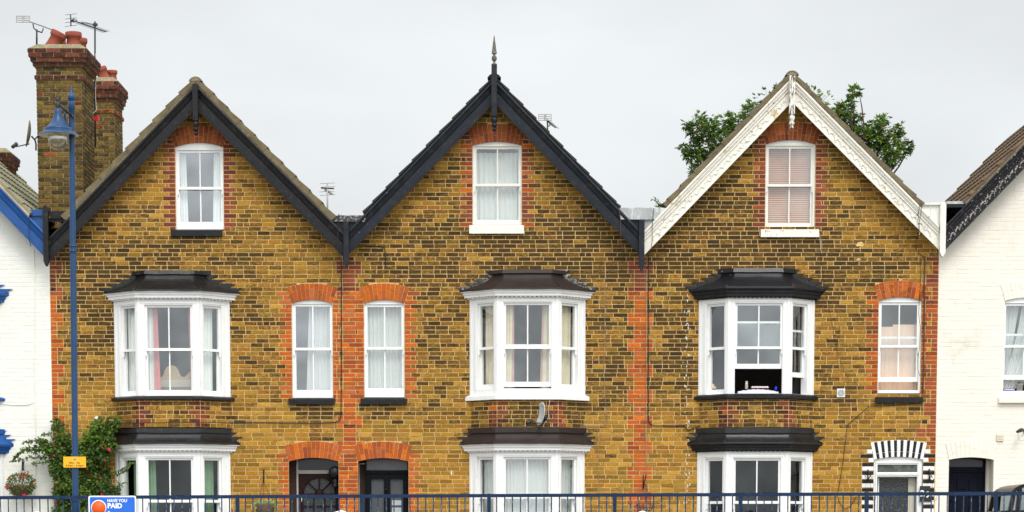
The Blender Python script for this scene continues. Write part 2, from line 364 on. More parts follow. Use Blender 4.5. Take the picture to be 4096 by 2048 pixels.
class Arch:
    def __init__(a, x0, x1, zs, zc, t): 
        a.x0, a.x1, a.zs, a.zc, a.t = x0, x1, zs, zc, t
        a.w = (x1 - x0) / 2; a.cx = (x0 + x1) / 2; r = zc - zs
        a.R = (a.w ** 2 + r * r) / (2 * r); a.cz = zc - a.R; a.am = math.asin(min(1, a.w / a.R))
    def inner(a, z):
        if z >= a.zc: return None
        if z <= a.zs: return (a.x0, a.x1)
        h = math.sqrt(max(0, a.R ** 2 - (z - a.cz) ** 2)); return (a.cx - h, a.cx + h)
    def outer(a, z):
        Ro = a.R + a.t
        if z >= a.cz + Ro or z < a.zs: return None
        h = min(math.sqrt(max(0, Ro ** 2 - (z - a.cz) ** 2)), (z - a.cz) * math.tan(a.am)); return (a.cx - h, a.cx + h)
    def build(a, mb, pal, dirt, stripes=False, white=False, y=0):
        n = max(7, int(round(2 * a.am * (a.R + a.t * .5) / .078)))
        if stripes: n = 17
        # mortar body
        segs = 24; vs = []
        for k in range(segs + 1):
            t = -a.am + 2 * a.am * k / segs
            for rr in (a.R, a.R + a.t):
                for d in (.006, -.115): vs.append((a.cx + math.sin(t) * rr, -d, a.cz + math.cos(t) * rr))
        fs = []
        for k in range(segs):
            o = k * 4; q = o + 4
            fs += [(o, q, q + 2, o + 2), (o, o + 1, q + 1, q), (o + 2, q + 2, q + 3, o + 3)]
        mm = M_WWALL if white else (M_WHITE if stripes else M_MORT)
        mb.add(vs, fs, mm)
        for k in range(n):
            t0 = -a.am + 2 * a.am * k / n; t1 = -a.am + 2 * a.am * (k + 1) / n; g = .0035 / a.R
            cut = rnd.choice([.34, .66, .5]) if a.t > .16 else 1
            parts = [(0, cut), (cut, 1)] if cut < 1 and rnd.random() < .75 else [(0, 1)]
            if stripes: parts = [(0, .31), (.31, 1)]
            for p0, p1 in parts:
                r0 = a.R + a.t * p0 + (.004 if p0 else 0); r1 = a.R + a.t * p1 - .003
                rel = .012 + rnd.uniform(-.001, .002)
                q = [(a.cx + math.sin(t) * r, -d, a.cz + math.cos(t) * r) for d in (.006, rel) for t, r in ((t0 + g, r0), (t1 - g, r0), (t1 - g, r1), (t0 + g, r1))]
                col = rcol(pal, dirt); m = M_BRICK
                if white: m = M_WWALL
                if stripes: m = M_BLACK if k % 2 == 1 else M_WHITE
                q0 = [(v[0], -a_d, v[2]) for v, a_d in zip(q[:4], [-.112] * 4)]
                mb.add(q, [(4, 5, 6, 7), (0, 1, 5, 4), (1, 2, 6, 5), (2, 3, 7, 6), (3, 0, 4, 7)], m, col=col)
                if p0 == 0:   # soffit face of the voussoir
                    mb.add([q[4], q[5], (q[1][0], .11, q[1][2]), (q[0][0], .11, q[0][2])], [(0, 1, 2, 3)], m, col=col)

# ------------------------------------------------------------------ openings (photo pixels)
def opening(px0, px1, spy, cpy, bpy_, tpx, jambs=True, pal=REDS, dirt=.12, ring=True, kind='win', stripes=False, white=False, zlo=None):
    my = (spy + bpy_) / 2
    ar = Arch(X(px0, my), X(px1, my), Z(spy), Z(cpy), tpx / 226.)
    return dict(ar=ar, zb=Z(bpy_) if zlo is None else zlo, jambs=jambs, pal=pal, dirt=dirt, kind=kind, stripes=stripes, white=white, ring=ring)
OPN = dict(
    g1=opening(702, 894, 588, 570, 917, 67, pal=MARS, dirt=.10),
    g2=opening(1890, 2087, 581, 566, 898, 68, pal=MARS, dirt=.10),
    g3=opening(3062, 3261, 577, 559, 914, 69, pal=MARS, dirt=.10),
    a=opening(1168, 1331, 1213, 1199, 1591, 65),
    b=opening(1456, 1618, 1213, 1199, 1589, 65),
    c=opening(3513, 3684, 1203, 1188, 1573, 65, pal=[REDS[3], REDS[1], MARS[3], REDS[0]], dirt=.3),
    d1=opening(1157.5, 1356, 1846, 1831, 2390, 66, kind='door', zlo=0),
    d2=opening(1434, 1635, 1846, 1832, 2390, 66, kind='door', zlo=0),
    d3=opening(3492, 3687, 1838, 1827, 2390, 67, kind='door', stripes=True, zlo=0),
    d4=opening(3791, 3970, 1839, 1829, 2390, 68, kind='door', white=True, jambs=False, zlo=0),
    w4=opening(4016, 4190, 1203, 1190, 1588, 66, white=True, jambs=False),
)
# bays: hb back half-width, hf front half-width, d depth
class Bay: pass
def mkbay(cx, my, **k):
    b = Bay(); b.cx = X(cx, my); b.hb = 1.02; b.hf = .545; b.d = .45
    for a, v in k.items(): setattr(b, a, v)
    return b
BX = [(689, 692), (2110, 2108), (3025.5, 3018.5)]
bays_u = [mkbay(c[0], 1380) for c in BX]; bays_l = [mkbay(c[1], 1900) for c in BX]

# gable lines: (apex px x, apex py of the board's upper edge, slope left, slope right, left end px, right end px)
GB = [(783, 336, 1.045, 1.005, 198, 1377), (1977, 314, 1.042, 1.042, 1396, 2557), (3168, 310, 1.037, 1.008, 2577, 3757)]
BT = 99   # vertical size of the boards in px
YB = -.34 # front plane of the boards
def gline(g, px):
    ax, ay, sl, sr, _, _ = g
    return ay + (ax - px) * sl if px < ax else ay + (px - ax) * sr
def glimits(g, z, y=YB, off=60):
    """wall x-limits under a gable at height z: found on the board's mid line"""
    ax, ay, sl, sr, le, re = g
    def solve(sgn, slope):
        lo, hi = 0, 700
        for _ in range(30):
            mid = (lo + hi) / 2
            p = P(ax + sgn * mid, ay + mid * slope + off, y)
            if p.z > z: lo = mid
            else: hi = mid
        return P(ax + sgn * lo, ay + lo * slope + off, y).x
    if P(ax, ay + off, y).z < z: return None
    return solve(-1, sl), solve(1, sr)

# x of party lines (world, nearly vertical)
PB = [X(206, 1500), X(1394, 1400), X(2561, 1400), X(3748, 1500)]
walls = [MB(), MB(), MB()]
ZTOP = Z(330)
nC = int(ZTOP / HC) + 1
RED_TOP = Z(1165)
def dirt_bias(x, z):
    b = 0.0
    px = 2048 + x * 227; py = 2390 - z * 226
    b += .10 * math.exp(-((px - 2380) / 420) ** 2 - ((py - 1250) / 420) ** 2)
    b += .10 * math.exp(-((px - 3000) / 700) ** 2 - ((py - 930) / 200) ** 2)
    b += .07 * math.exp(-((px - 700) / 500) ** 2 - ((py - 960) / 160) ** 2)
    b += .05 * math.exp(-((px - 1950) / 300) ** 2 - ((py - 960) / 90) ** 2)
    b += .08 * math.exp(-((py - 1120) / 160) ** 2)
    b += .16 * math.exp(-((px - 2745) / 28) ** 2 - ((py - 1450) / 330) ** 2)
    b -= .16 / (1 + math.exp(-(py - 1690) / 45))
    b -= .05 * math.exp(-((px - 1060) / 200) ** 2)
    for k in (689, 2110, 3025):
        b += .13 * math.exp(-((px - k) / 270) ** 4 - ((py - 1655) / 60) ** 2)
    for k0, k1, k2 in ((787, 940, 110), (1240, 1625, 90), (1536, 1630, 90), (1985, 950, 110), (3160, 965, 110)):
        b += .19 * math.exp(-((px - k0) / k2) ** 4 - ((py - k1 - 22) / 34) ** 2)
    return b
def holes_at(z, margin=0.0, ring=True):
    hs = []
    for k, o in OPN.items():
        if o['white']: continue
        a = o['ar']
        if o['zb'] <= z <= a.zs + .001: hs.append((a.x0, a.x1))
        elif z > a.zs:
            q = a.outer(z) if ring else a.inner(max(a.zs + .0005, z - HC / 2))
            if q: hs.append((q[0] + margin, q[1] - margin))
    for b in bays_u:
        if z < Z(1160): hs.append((b.cx - b.hb + .03, b.cx + b.hb - .03))
        elif z < Z(1100): hs.append((b.cx - .58, b.cx + .58))
    return hs
for ci in range(nC):
    z0 = ci * HC; z1 = z0 + HC; zm = (z0 + z1) / 2
    for hi in range(3):
        g = GB[hi]; gl = glimits(g, zm)
        if gl is None: continue
        xa, xb = max(PB[hi], gl[0]), min(PB[hi + 1], gl[1])
        if zm < Z(1040): xa, xb = PB[hi], PB[hi + 1]
        if xb - xa < .05: continue
        # mortar backing
        sp = [(xa, xb)]
        for h in holes_at(zm, ring=False): sp = subtract(sp, *h)
        for s, e in sp:
            walls[hi].add([(s, 0, z0), (e, 0, z0), (e, 0, z1), (s, 0, z1)], [(0, 1, 2, 3)], M_MORT)
    # red work
    reds = []
    ph = (ci + 2) % 6
    if zm < Z(1028):
        pal = REDS if zm < RED_TOP else MARS
        for k, (pc) in ((0, 1397), (1, 2561)):
            c = X(pc, 1400); hw = .225 if ph < 3 else .1125
            reds.append((k, c - hw, c + hw, pal, ci, .12))
        hw = .225 if ph < 3 else .1125
        reds.append((0, PB[0], PB[0] + hw, pal if zm < Z(1190) else MARS, ci, .15))
        hw = .1125 if ph < 3 else .225
        if not (Z(1740) > zm): reds.append((2, PB[3] - hw * (1 if zm > Z(1700) else 1.6), PB[3], [REDS[1], REDS[3], MARS[3]] if zm < Z(1130) else MARS + [REDS[3]], ci, .22))
        else: reds.append((2, PB[3] - .17 + (ci % 2) * .06, PB[3], [REDS[1], REDS[3]], ci, .2))
    for key, o in OPN.items():
        if not o['jambs']: continue
        a = o['ar']; hi = 0 if key in ('g1', 'a', 'd1') else (1 if key in ('g2', 'b', 'd2') else 2)
        top = a.zs + a.t * (.62 if o['kind'] == 'win' else .55)
        if not (o['zb'] - .01 < zm < top): continue
        q = a.outer(zm) if zm > a.zs else (a.x0, a.x1)
        if q is None: continue
        l0 = .225 if ci % 2 else .1125
        if o['kind'] == 'door': l0 = .20 if ci % 2 else .1
        pal = o['pal']; dirt = o['dirt']
        if key == 'g2' and rnd.random() < .25: pal = REDS
        if o['stripes']:
            pal = 'blk' if ci % 2 else 'wht'; l0 = .215
            if zm > Z(1850): l0 = .235 if ci % 2 else .10
        for a0, a1 in ((q[0] - l0, q[0]), (q[1], q[1] + l0)):
            if key == 'a' and a0 > a.cx: a1 = a0 + .1125
            if key == 'b' and a0 < a.cx: pass
            reds.append((hi, a0, a1, pal, ci, dirt))
    reds.sort(key=lambda r_: 0 if isinstance(r_[3], str) else 1)
    hol = holes_at(zm, margin=.012)
    for hi in range(3):
        g = GB[hi]; gl = glimits(g, zm)
        if gl is None: continue
        xa, xb = max(PB[hi], gl[0]), min(PB[hi + 1], gl[1])
        if zm < Z(1040): xa, xb = PB[hi], PB[hi + 1]
        if xb - xa < .05: continue
        sp = [(xa, xb)]
        for h in hol: sp = subtract(sp, *h)
        free = list(sp)
        taken = []
        for k, s, e, pal, c, dirt in reds:
            free = subtract(free, s, e)
            if k != hi: continue
            base = [(max(s, PB[0]), min(e, PB[3]))]
            if gl and zm > Z(1040): base = [(max(s, gl[0]), min(e, gl[1]))]
            if base[0][1] - base[0][0] < .02: continue
            for h in hol: base = subtract(base, *h)
            for t in taken: base = subtract(base, *t)
            taken.append((s, e))
            for bs, be in base:
                if be - bs < .02: continue
                if pal in ('blk', 'wht'):
                    brick(walls[hi], WALL, bs, be, z0, z1 + (JT * .6 if pal == 'wht' else 0), (1, 1, 1, 0), .008, M_BLACK if pal == 'blk' else M_WHITE); continue
                n = max(1, round((be - bs) / .225))
                if be - bs > .4:
                    cuts = [bs, bs + .225, be] if ci % 2 else [bs, bs + .1125, bs + .3375, be]
                elif .17 < be - bs < .26 and (ci % 2 == 0) and rnd.random() < .35: cuts = [bs, (bs + be) / 2, be]
                else: cuts = [bs + (be - bs) * i / n for i in range(n + 1)]
                for c0, c1 in zip(cuts, cuts[1:]): brick(walls[hi], WALL, c0, c1, z0, z1, rcol(pal, dirt))
        for s, e in free:
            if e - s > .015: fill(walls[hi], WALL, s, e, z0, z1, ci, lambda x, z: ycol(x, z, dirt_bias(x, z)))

# splashes of lime/bird droppings on bricks
for (px, py, sx, sy, hi) in [(3440, 977, 20, 13, 2), (3433, 1038, 11, 7, 2), (1806, 1890, 4, 13, 1), (1120, 873, 4, 4, 0)]:
    x, z = X(px, py), Z(py); w_, h_ = sx / 227, sy / 226
    pts = [(x + math.cos(t * .45) * w_ * rnd.uniform(.5, 1.1), -.0085, z + math.sin(t * .45) * h_ * rnd.uniform(.5, 1.1)) for t in range(14)]
    walls[hi].add(pts, [tuple(range(14))], M_STAIN if hi < 2 else M_MORT)
for k in range(70):
    py = rnd.uniform(1170, 2040); px = 2748 + rnd.gauss(0, 7)
    x, z = X(px, py), Z(py); w_, h_ = rnd.uniform(1, 3.5) / 227, rnd.uniform(2, 9) / 226
    pts = [(x + math.cos(t * 1.05) * w_ * rnd.uniform(.5, 1), -.0088 - .0001 * (k % 7), z + math.sin(t * 1.05) * h_ * rnd.uniform(.5, 1)) for t in range(6)]
    walls[2].add(pts, [tuple(range(6))], M_STAIN)

# ------------------------------------------------------------------ houses: roots
HL = ['yellow brick terraced house with plain black bargeboards, nearest the lamp post',
      'middle yellow brick terraced house with blue-black bargeboards and a tall pointed finial',
      'yellow brick terraced house with peeling white ornamental bargeboards and striped door arch']
H = [root('terraced_house', ((PB[i] + PB[i + 1]) / 2, 0, 0), HL[i], 'house', 'terraced houses in the row') for i in range(3)]
H0 = root('terraced_house', (X(-385), 0, 0), 'white painted end house with bright blue bargeboards, cut off by the left edge', 'house', 'terraced houses in the row')
H4 = root('terraced_house', (X(4350), 0, 0), 'cream painted brick house with flaking black bargeboard and navy front door', 'house', 'terraced houses in the row')
DEPTH = 7.5
def shell(mb, x0, x1, zt, m):
    """side, rear and floor slabs of a house body, plain plaster inside"""
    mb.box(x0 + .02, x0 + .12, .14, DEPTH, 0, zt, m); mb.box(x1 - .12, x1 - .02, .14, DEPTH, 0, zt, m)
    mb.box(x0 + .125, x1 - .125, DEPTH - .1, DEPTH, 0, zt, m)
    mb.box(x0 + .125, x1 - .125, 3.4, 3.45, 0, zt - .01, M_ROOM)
for i in range(3):
    shell(walls[i], PB[i], PB[i + 1], Z(1010), M_ROOM)
    # rear gable behind the attic
    g = GB[i]
    A = P(g[0], g[1] + 40, 0); x0 = PB[i] + .1; x1 = PB[i + 1] - .1
    for yy in (3.42, DEPTH - .05): walls[i].add([(x0, yy, Z(1012)), (x1, yy, Z(1012)), (A.x, yy, A.z - .1)], [(0, 1, 2)], M_ROOM)
    wo = walls[i].build('wall', H[i])
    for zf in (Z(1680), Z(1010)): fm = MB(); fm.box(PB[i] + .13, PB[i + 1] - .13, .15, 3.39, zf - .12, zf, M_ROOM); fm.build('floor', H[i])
for k, i in (('g1', 0), ('g2', 1), ('g3', 2), ('a', 0), ('b', 1), ('c', 2), ('d1', 0), ('d2', 1), ('d3', 2)):
    o = OPN[k]; mb = MB(); pal = REDS if k not in ('g1', 'g2', 'g3') else [(.33, .085, .028), (.38, .10, .03), (.30, .075, .03), (.27, .06, .03)]
    o['ar'].build(mb, pal, .26 if k == 'c' else (.20 if k[0] == 'g' else .1), o['stripes'])
    # brick reveals of the opening
    a = o['ar']; dp = .12 if k[0] != 'd' else .32
    for x in (a.x0, a.x1):
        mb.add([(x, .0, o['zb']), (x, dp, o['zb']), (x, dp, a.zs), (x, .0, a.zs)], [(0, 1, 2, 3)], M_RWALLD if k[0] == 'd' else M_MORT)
    mb.build('brick_arch', H[i], **({'label': 'arch of alternating black and white painted bricks'} if k == 'd3' else {}))

# ------------------------------------------------------------------ window joinery
def sash_unit(fm, pm, fr, s0, s1, z0, z1, zm, d=-.05, bars=1, opn=0.0, hz=(), st=.042, m=None, bot=.085, glass=None):
    """double-hung sash pair filling s0..s1 x z0..z1; upper sash in front, lower behind; opn lifts the lower sash"""
    m = m or M_WHITE; glass = glass or M_GLASS; mr_ = .03
    def sash(za, zb, dd, bt, tp):
        fbox(fm, fr, s0, s0 + st, za, zb, dd - .04, dd, m); fbox(fm, fr, s1 - st, s1, za, zb, dd - .04, dd, m)
        fbox(fm, fr, s0 + st, s1 - st, za, za + bt, dd - .038, dd - .001, m); fbox(fm, fr, s0 + st, s1 - st, zb - tp, zb, dd - .038, dd - .001, m)
        for k in range(bars):
            c = s0 + (s1 - s0) * (k + 1) / (bars + 1); fbox(fm, fr, c - .011, c + .011, za + bt, zb - tp, dd - .03, dd - .006, m)
        pm.add([fr.p(s0 + st, za + bt, dd - .02), fr.p(s1 - st, za + bt, dd - .02), fr.p(s1 - st, zb - tp, dd - .02), fr.p(s0 + st, zb - tp, dd - .02)], [(0, 1, 2, 3)], glass)
    sash(zm - mr_, z1, d, .048, st)
    sash(z0 + opn, zm + mr_ * .6 + opn, d - .045, bot, .036)
    # horns
    for s in (s0, s1 - .025): fbox(fm, fr, s, s + .025, zm - mr_ - .09, zm - mr_, d - .03, d - .003, m)
def casing(fm, fr, s0, s1, z0, z1, so0, so1, zo0, zo1, m, d0=-.14, d1=0.0, bead=True):
    """box frame s0..s1 x z0..z1 round the sash opening so0..so1 x zo0..zo1"""
    fbox(fm, fr, s0, so0, z0, z1, d0, d1, m); fbox(fm, fr, so1, s1, z0, z1, d0, d1, m)
    fbox(fm, fr, so0, so1, zo1, z1, d0, d1 - .0005, m); fbox(fm, fr, so0, so1, z0, zo0, d0, d1 - .0005, m)
    if bead:
        b = .022
        fbox(fm, fr, so0 - b * 2.2, so0 - b, zo0, zo1 + b, d1 - .01, d1 + .010, m); fbox(fm, fr, so1 + b, so1 + b * 2.2, zo0, zo1 + b, d1 - .01, d1 + .010, m)
        fbox(fm, fr, so0 - b * 2.2, so1 + b * 2.2, zo1 + b, zo1 + b * 2.2, d1 - .01, d1 + .011, m)
def curtain(fr, s0t, s1t, s0b, s1b, z0, z1, d, m, folds=8, amp=.012, mb=None, seed=0, bow=0.0):
    mb = mb or MB(); nx = folds * 6; nz_ = 8; r = random.Random(seed + folds); vs = []
    offs = [r.uniform(-.6, .6) for _ in range(folds + 2)]
    for j in range(nz_ + 1):
        t = j / nz_; a = s0b + (s0t - s0b) * t; b = s1b + (s1t - s1b) * t
        for i in range(nx + 1):
            q = i / nx; k = int(q * folds); f = math.sin(q * folds * 2 * math.pi + offs[k] + t * .5) * amp * (1 + .5 * offs[k])
            vs.append(fr.p(a + (b - a) * (q + bow * math.sin(t * 3.14) * (1 - q)), z0 + (z1 - z0) * t, d + f))
    fs = [(j * (nx + 1) + i, j * (nx + 1) + i + 1, (j + 1) * (nx + 1) + i + 1, (j + 1) * (nx + 1) + i) for j in range(nz_) for i in range(nx)]
    mb.add(vs, fs, m, True); return mb

def single_window(key, house, gx0, gx1, ztop, zmr, zbot, sill, m=M_WHITE, sillm=M_BLACK, opn=0.0, bars=1, glass=None, sill_out=.07):
    """flush sash window in an arched opening. g*: glass extents in px (outer), z*: px rows"""
    o = OPN[key]; a = o['ar']; my = (ztop + zbot) / 2
    s0, s1 = X(gx0, my) - .042, X(gx1, my) + .042; z1 = Z(ztop) + .042; zm = Z(zmr); z0 = Z(zbot) - .085
    fm, sm, pm = MB(), MB(), MB(); R0 = -.03
    fbox(fm, WALL, a.x0 + .003, s0, o['zb'], a.zs, -.15, R0, m); fbox(fm, WALL, s1, a.x1 - .003, o['zb'], a.zs, -.15, R0, m)
    fbox(fm, WALL, s0, s1, o['zb'], z0, -.15, R0 + .012, m)
    fbox(fm, WALL, s0, s1, z1, a.zs, -.15, R0, m)
    # arched head board
    n = 14; pts = [(a.x0 + .003, a.zs)] + [(a.x0 + .003 + (a.x1 - a.x0 - .006) * k / n, a.cz + math.sqrt(max(0, a.R ** 2 - (a.x0 + (a.x1 - a.x0) * k / n - a.cx) ** 2)) - .001) for k in range(1, n)] + [(a.x1 - .003, a.zs)]
    fm.prism(pts, .028, .14, m)
    fbox(fm, WALL, s0 - .01, s1 + .01, z1 + .004, z1 + .016, R0, R0 + .008, m)
    w_ = fm.build('window', house)
    sash_unit(sm, pm, WALL, s0, s1, z0, z1, zm, d=R0 - .015, bars=bars, opn=opn, m=m, bot=.085, glass=glass)
    sm.build('sash', w_); pm.build('pane', w_)
    sx0, sx1, sy0, sy1 = sill; q = MB(); fr = WALL
    xa, xb = X(sx0, sy0), X(sx1, sy0)
    q.add([(x, y, z) for x in (xa, xb) for y, z in ((.05, Z(sy1) - .0), (-sill_out, Z(sy1, -sill_out)), (-sill_out, Z(sy0 + 4, -sill_out)), (.03, Z(sy0)))],
          [(0, 1, 2, 3), (7, 6, 5, 4), (0, 4, 5, 1), (1, 5, 6, 2), (2, 6, 7, 3), (3, 7, 4, 0)], sillm)
    q.build('sill', w_)
    return w_, (s0, s1, z0, z1, zm)

wg1, q = single_window('g1', H[0], 718, 881, 610, 750, 885, (685, 890, 917, 944), glass=M_GLASSB); s0, s1, z0, z1, zm = q
curtain(WALL, s0 + .03, s0 + .14, s0 + .03, s0 + .17, z0 + .05, z1 - .03, -.19, M_CURT_W, 3).build('curtain', wg1)
curtain(WALL, s1 - .17, s1 - .03, s1 - .20, s1 - .03, z0 + .05, z1 - .03, -.19, M_CURT_W, 3, seed=4).build('curtain', wg1)
wg2, q = single_window('g2', H[1], 1906, 2074, 595, 737, 877, (1877, 2096, 899, 934), m=M_WOLD, sillm=M_WOLD); s0, s1, z0, z1, zm = q
curtain(WALL, s0, s1, s0, s1, z0, z1 - .085, -.19, M_NET, 9, amp=.016, seed=2).build('curtain', wg2)
wg3, q = single_window('g3', H[2], 3075, 3243, 593, 738, 890, (3042, 3275, 915, 948), m=M_WOLD, sillm=M_WPEEL); s0, s1, z0, z1, zm = q
bl = MB()
nsl = 36
for k in range(nsl):
    zz = z0 + .05 + (z1 - z0 - .08) * k / nsl
    bl.add([(s0, .165, zz), (s1, .165, zz), (s1, .182, zz + (z1 - z0) / nsl * .84), (s0, .182, zz + (z1 - z0) / nsl * .84)], [(0, 1, 2, 3)], M_BLIND)
bl.build('blind', wg3)
wa, q = single_window('a', H[0], 1183, 1320, 1225, 1394, 1559, (1155, 1340, 1592, 1617), glass=M_GLASSB); s0, s1, z0, z1, zm = q
curtain(WALL, s0 + .27, s1, s0 + .21, s1, z0, z1 - .02, -.19, M_NET, 7, amp=.018, seed=3).build('curtain', wa)
wb, q = single_window('b', H[1], 1470, 1606, 1227, 1391, 1552, (1443, 1628, 1592, 1617)); s0, s1, z0, z1, zm = q
curtain(WALL, s0, s1, s0, s1, z0, z1 - .02, -.19, M_NET, 10, amp=.015, seed=6).build('curtain', wb)
wc, q = single_window('c', H[2], 3526, 3668, 1219, 1383, 1541, (3500, 3690, 1586, 1611), opn=.15); s0, s1, z0, z1, zm = q
cc = MB()
curtain(WALL, s0, s0 + .27, s0, s0 + .27, z0 - .02, Z(1303), -.22, M_CURT_C, 4, amp=.004, mb=cc)
curtain(WALL, s0 + .27, s1, s0 + .27, s1, z0 - .02, Z(1294), -.225, M_CURT_C, 5, amp=.005, mb=cc, seed=5)
cc.build('curtain', wc)

# ------------------------------------------------------------------ bay windows
def bay_pts(b, o):
    """plan offset outward by o: wall end, corner, corner, wall end"""
    return [(b.cx - b.hb - o * 1.45, 0), (b.cx - b.hf - o * .4, -b.d - o), (b.cx + b.hf + o * .4, -b.d - o), (b.cx + b.hb + o * 1.45, 0)]
def sweep(mb, b, prof, m, smooth=False, ptsf=None):
    ptsf = ptsf or bay_pts
    rows = [[(x, y, z) for x, y in ptsf(b, o)] for o, z in prof]
    for r0, r1 in zip(rows, rows[1:]):
        for k in range(3): mb.add([r0[k], r0[k + 1], r1[k + 1], r1[k]], [(0, 1, 2, 3)], m, smooth)
def facets(b, o=0):
    p = bay_pts(b, o)
    out = []
    for k in range(3):
        a, c = Vector(p[k]), Vector(p[k + 1]); f = Fr(a, c - a); f.L = (c - a).length; out.append(f)
    return out
def zf(py, b): return Z(py, -b.d)

def bay_window(b, house, top, cornice, frame, sill, gl, roofm, corm, sillm, flash, low=False, curt=None, opn=(0, 0, 0), zbot_extra=None, glass=None, flm=None, framem=None):
    """top=(ridge band top, ridge band bottom), cornice=(top,bottom), frame=(top,bottom), sill=(top,bottom) rows; gl=(glass top, mid, glass bottom)"""
    framem = framem or M_WHITE
    fm = MB(); zt, zb = zf(frame[0], b), zf(frame[1], b); gt, gm, gb = [zf(v, b) for v in gl]
    fcs = facets(b); units = []
    for k, f in enumerate(fcs):
        L = f.L
        if k == 0: a, c = .175, L - .075
        elif k == 2: a, c = .075, L - .175
        else: a, c = .125, L - .125
        s0, s1 = a, c; z0 = gb - .085; z1 = gt + .042
        casing(fm, f, 0, L, zb, zt, s0, s1, z0, z1, framem)
        # corner boards
        fbox(fm, f, 0, .045, zb, zt, -.02, .012, framem); fbox(fm, f, L - .045, L, zb, zt, -.02, .0125, framem)
        units.append((f, s0, s1, z0, z1))
    bw = fm.build('bay_window', house)
    for k, (f, s0, s1, z0, z1) in enumerate(units):
        sm, pm = MB(), MB()
        sash_unit(sm, pm, f, s0, s1, z0, z1, gm, d=-.035, bars=1 if k == 1 else 0, opn=opn[k], glass=glass, m=framem)
        sm.build('sash', bw); pm.build('pane', bw)
        if curt and curt[k]:
            for (fa, fb, fa2, fb2, mm, folds) in curt[k]:
                w_ = s1 - s0; curtain(f, s0 + w_ * fa, s0 + w_ * fb, s0 + w_ * fa2, s0 + w_ * fb2, z0, z1, -.17 - .03 * rnd.random(), mm, folds, amp=.012, seed=k + folds).build('curtain', bw)
    # cornice
    ct, cb = zf(cornice[0], b), zf(cornice[1], b); h = ct - cb
    cm = MB()
    sweep(cm, b, [(.02, cb - .002), (.075, cb), (.078, cb + h * .36), (.095, cb + h * .40), (.095, cb + h * .62), (.115, cb + h * .68), (.130, cb + h * .74), (.132, ct), (.0, ct + .006)], corm)
    # closing ends against the wall, and dentils
    for f in facets(b, .03):
        n = int(f.L / .075)
        for i in range(n):
            s = (i + .25) * f.L / n; fbox(cm, f, s, s + .045, cb - .022, cb - .003, -.03, .022, corm)
    cm.build('cornice', bw)
    # lead roof
    rm = MB(); zr0 = ct + .004; zr1 = zf(top[1], b); zr2 = zf(top[0], b)
    if not low:
        zr1 = Z(top[1], -.25); zr2 = Z(top[0], -.2)
        e0 = (b.hb + .19, b.hf + .06, b.d + .14); e1 = (.645, .415, .235)
        prof = []
        for i in range(9):
            t = i / 8; k = (1 - t) ** 1.75
            prof.append(([e1[j] + (e0[j] - e1[j]) * k for j in range(3)], zr0 + (zr1 - zr0) * t))
        lvl = [([(v + .004) for v in e0], zr0 - .03)] + prof + [([e1[0] + .07, e1[1] + .03, e1[2] + .03], zr1 + .012), ([e1[0] + .06, e1[1] + .02, e1[2] + .0], zr2)]
    else:
        e0 = (b.hb + .19, b.hf + .06, b.d + .14); e1 = (b.hb + .015, b.hf + .01, b.d + .012)
        prof = []
        for i in range(7):
            t = i / 6; k = (1 - t) ** 1.9
            prof.append(([e1[j] + (e0[j] - e1[j]) * k for j in range(3)], zr0 + (zr1 - zr0) * t))
        lvl = [([(v + .004) for v in e0], zr0 - .03)] + prof + [([e1[0] + .03, e1[1] + .012, e1[2] + .028], zr1 + .01), ([e1[0] + .026, e1[1] + .008, e1[2] + .02], zr2), ([e1[0] - .02, e1[1] - .02, e1[2] - .03], zr2 + .004)]
    def rp(hbv): return [(b.cx - hbv[0], .0), (b.cx - hbv[1], -hbv[2]), (b.cx + hbv[1], -hbv[2]), (b.cx + hbv[0], .0)]
    sub = 7
    rows = []
    for hv, z in lvl:
        p = rp(hv); row = []
        for k in range(3):
            for i in range(sub): 
                t = i / sub; x = p[k][0] + (p[k + 1][0] - p[k][0]) * t; y = p[k][1] + (p[k + 1][1] - p[k][1]) * t
                row.append((x, y, z + noise.noise(Vector((x * 4, y * 4, z * 5))) * .008))
        row.append((*p[3], z)); rows.append(row)
    for r0, r1 in zip(rows, rows[1:]):
        for k in range(len(r0) - 1): rm.add([r0[k], r0[k + 1], r1[k + 1], r1[k]], [(0, 1, 2, 3)], roofm, True)
    if not low:  # cap behind the ridge band
        r = rows[-1]; rm.add([r[0], r[sub], r[2 * sub], r[-1]], [(0, 1, 2, 3)], roofm)
    # hip rolls
    for c in (1, 2):
        pts = [(rp(hv)[c][0], rp(hv)[c][1] - .002, z + .002) for hv, z in prof]; rm.tube(pts, .011, roofm, 6)
    for c in (0, 3):
        pts = [(rp(hv)[c][0], -.012, z + .002) for hv, z in prof]; rm.tube(pts, .009, roofm, 6)
    ro = rm.build('roof', bw)
    # stepped flashings dressed into the brickwork
    flm = flm or roofm
    rr = random.Random(int(b.cx * 100))
    for sg in (-1, 1):
        fl = MB()
        nt_ = len(flash)
        for i, (py, out_px, inner) in enumerate(flash):
            zt_ = Z(py); zb_ = zt_ - HC
            def edge(z):     # roof line on the wall
                t = max(0, min(1, (z - zr0) / (zr1 - zr0))); k = (1 - t) ** (1.75 if not low else 1.9)
                return e1[0] + (e0[0] - e1[0]) * k
            ex, ex2 = edge(zt_), edge(max(zb_, zr0))
            tip = out_px + rr.uniform(-.015, .015); dn_ = rr.uniform(.13, .16)
            poly = [(b.cx + sg * (ex - .12), zt_ - rr.uniform(0, .004)), (b.cx + sg * (tip - .03), zt_ - .002), (b.cx + sg * tip, zt_ + rr.uniform(-.008, .004)), (b.cx + sg * (tip - dn_ * .55), zt_ - HC * .5), (b.cx + sg * (tip - dn_), zb_ - .002), (b.cx + sg * (ex2 - .12), zb_ - .002)]
            if sg > 0: poly = poly[::-1]
            y = -.017 - .0016 * i
            fl.prism(poly, y - .004, y + .010, flm)
        fl.build('flashing', bw)
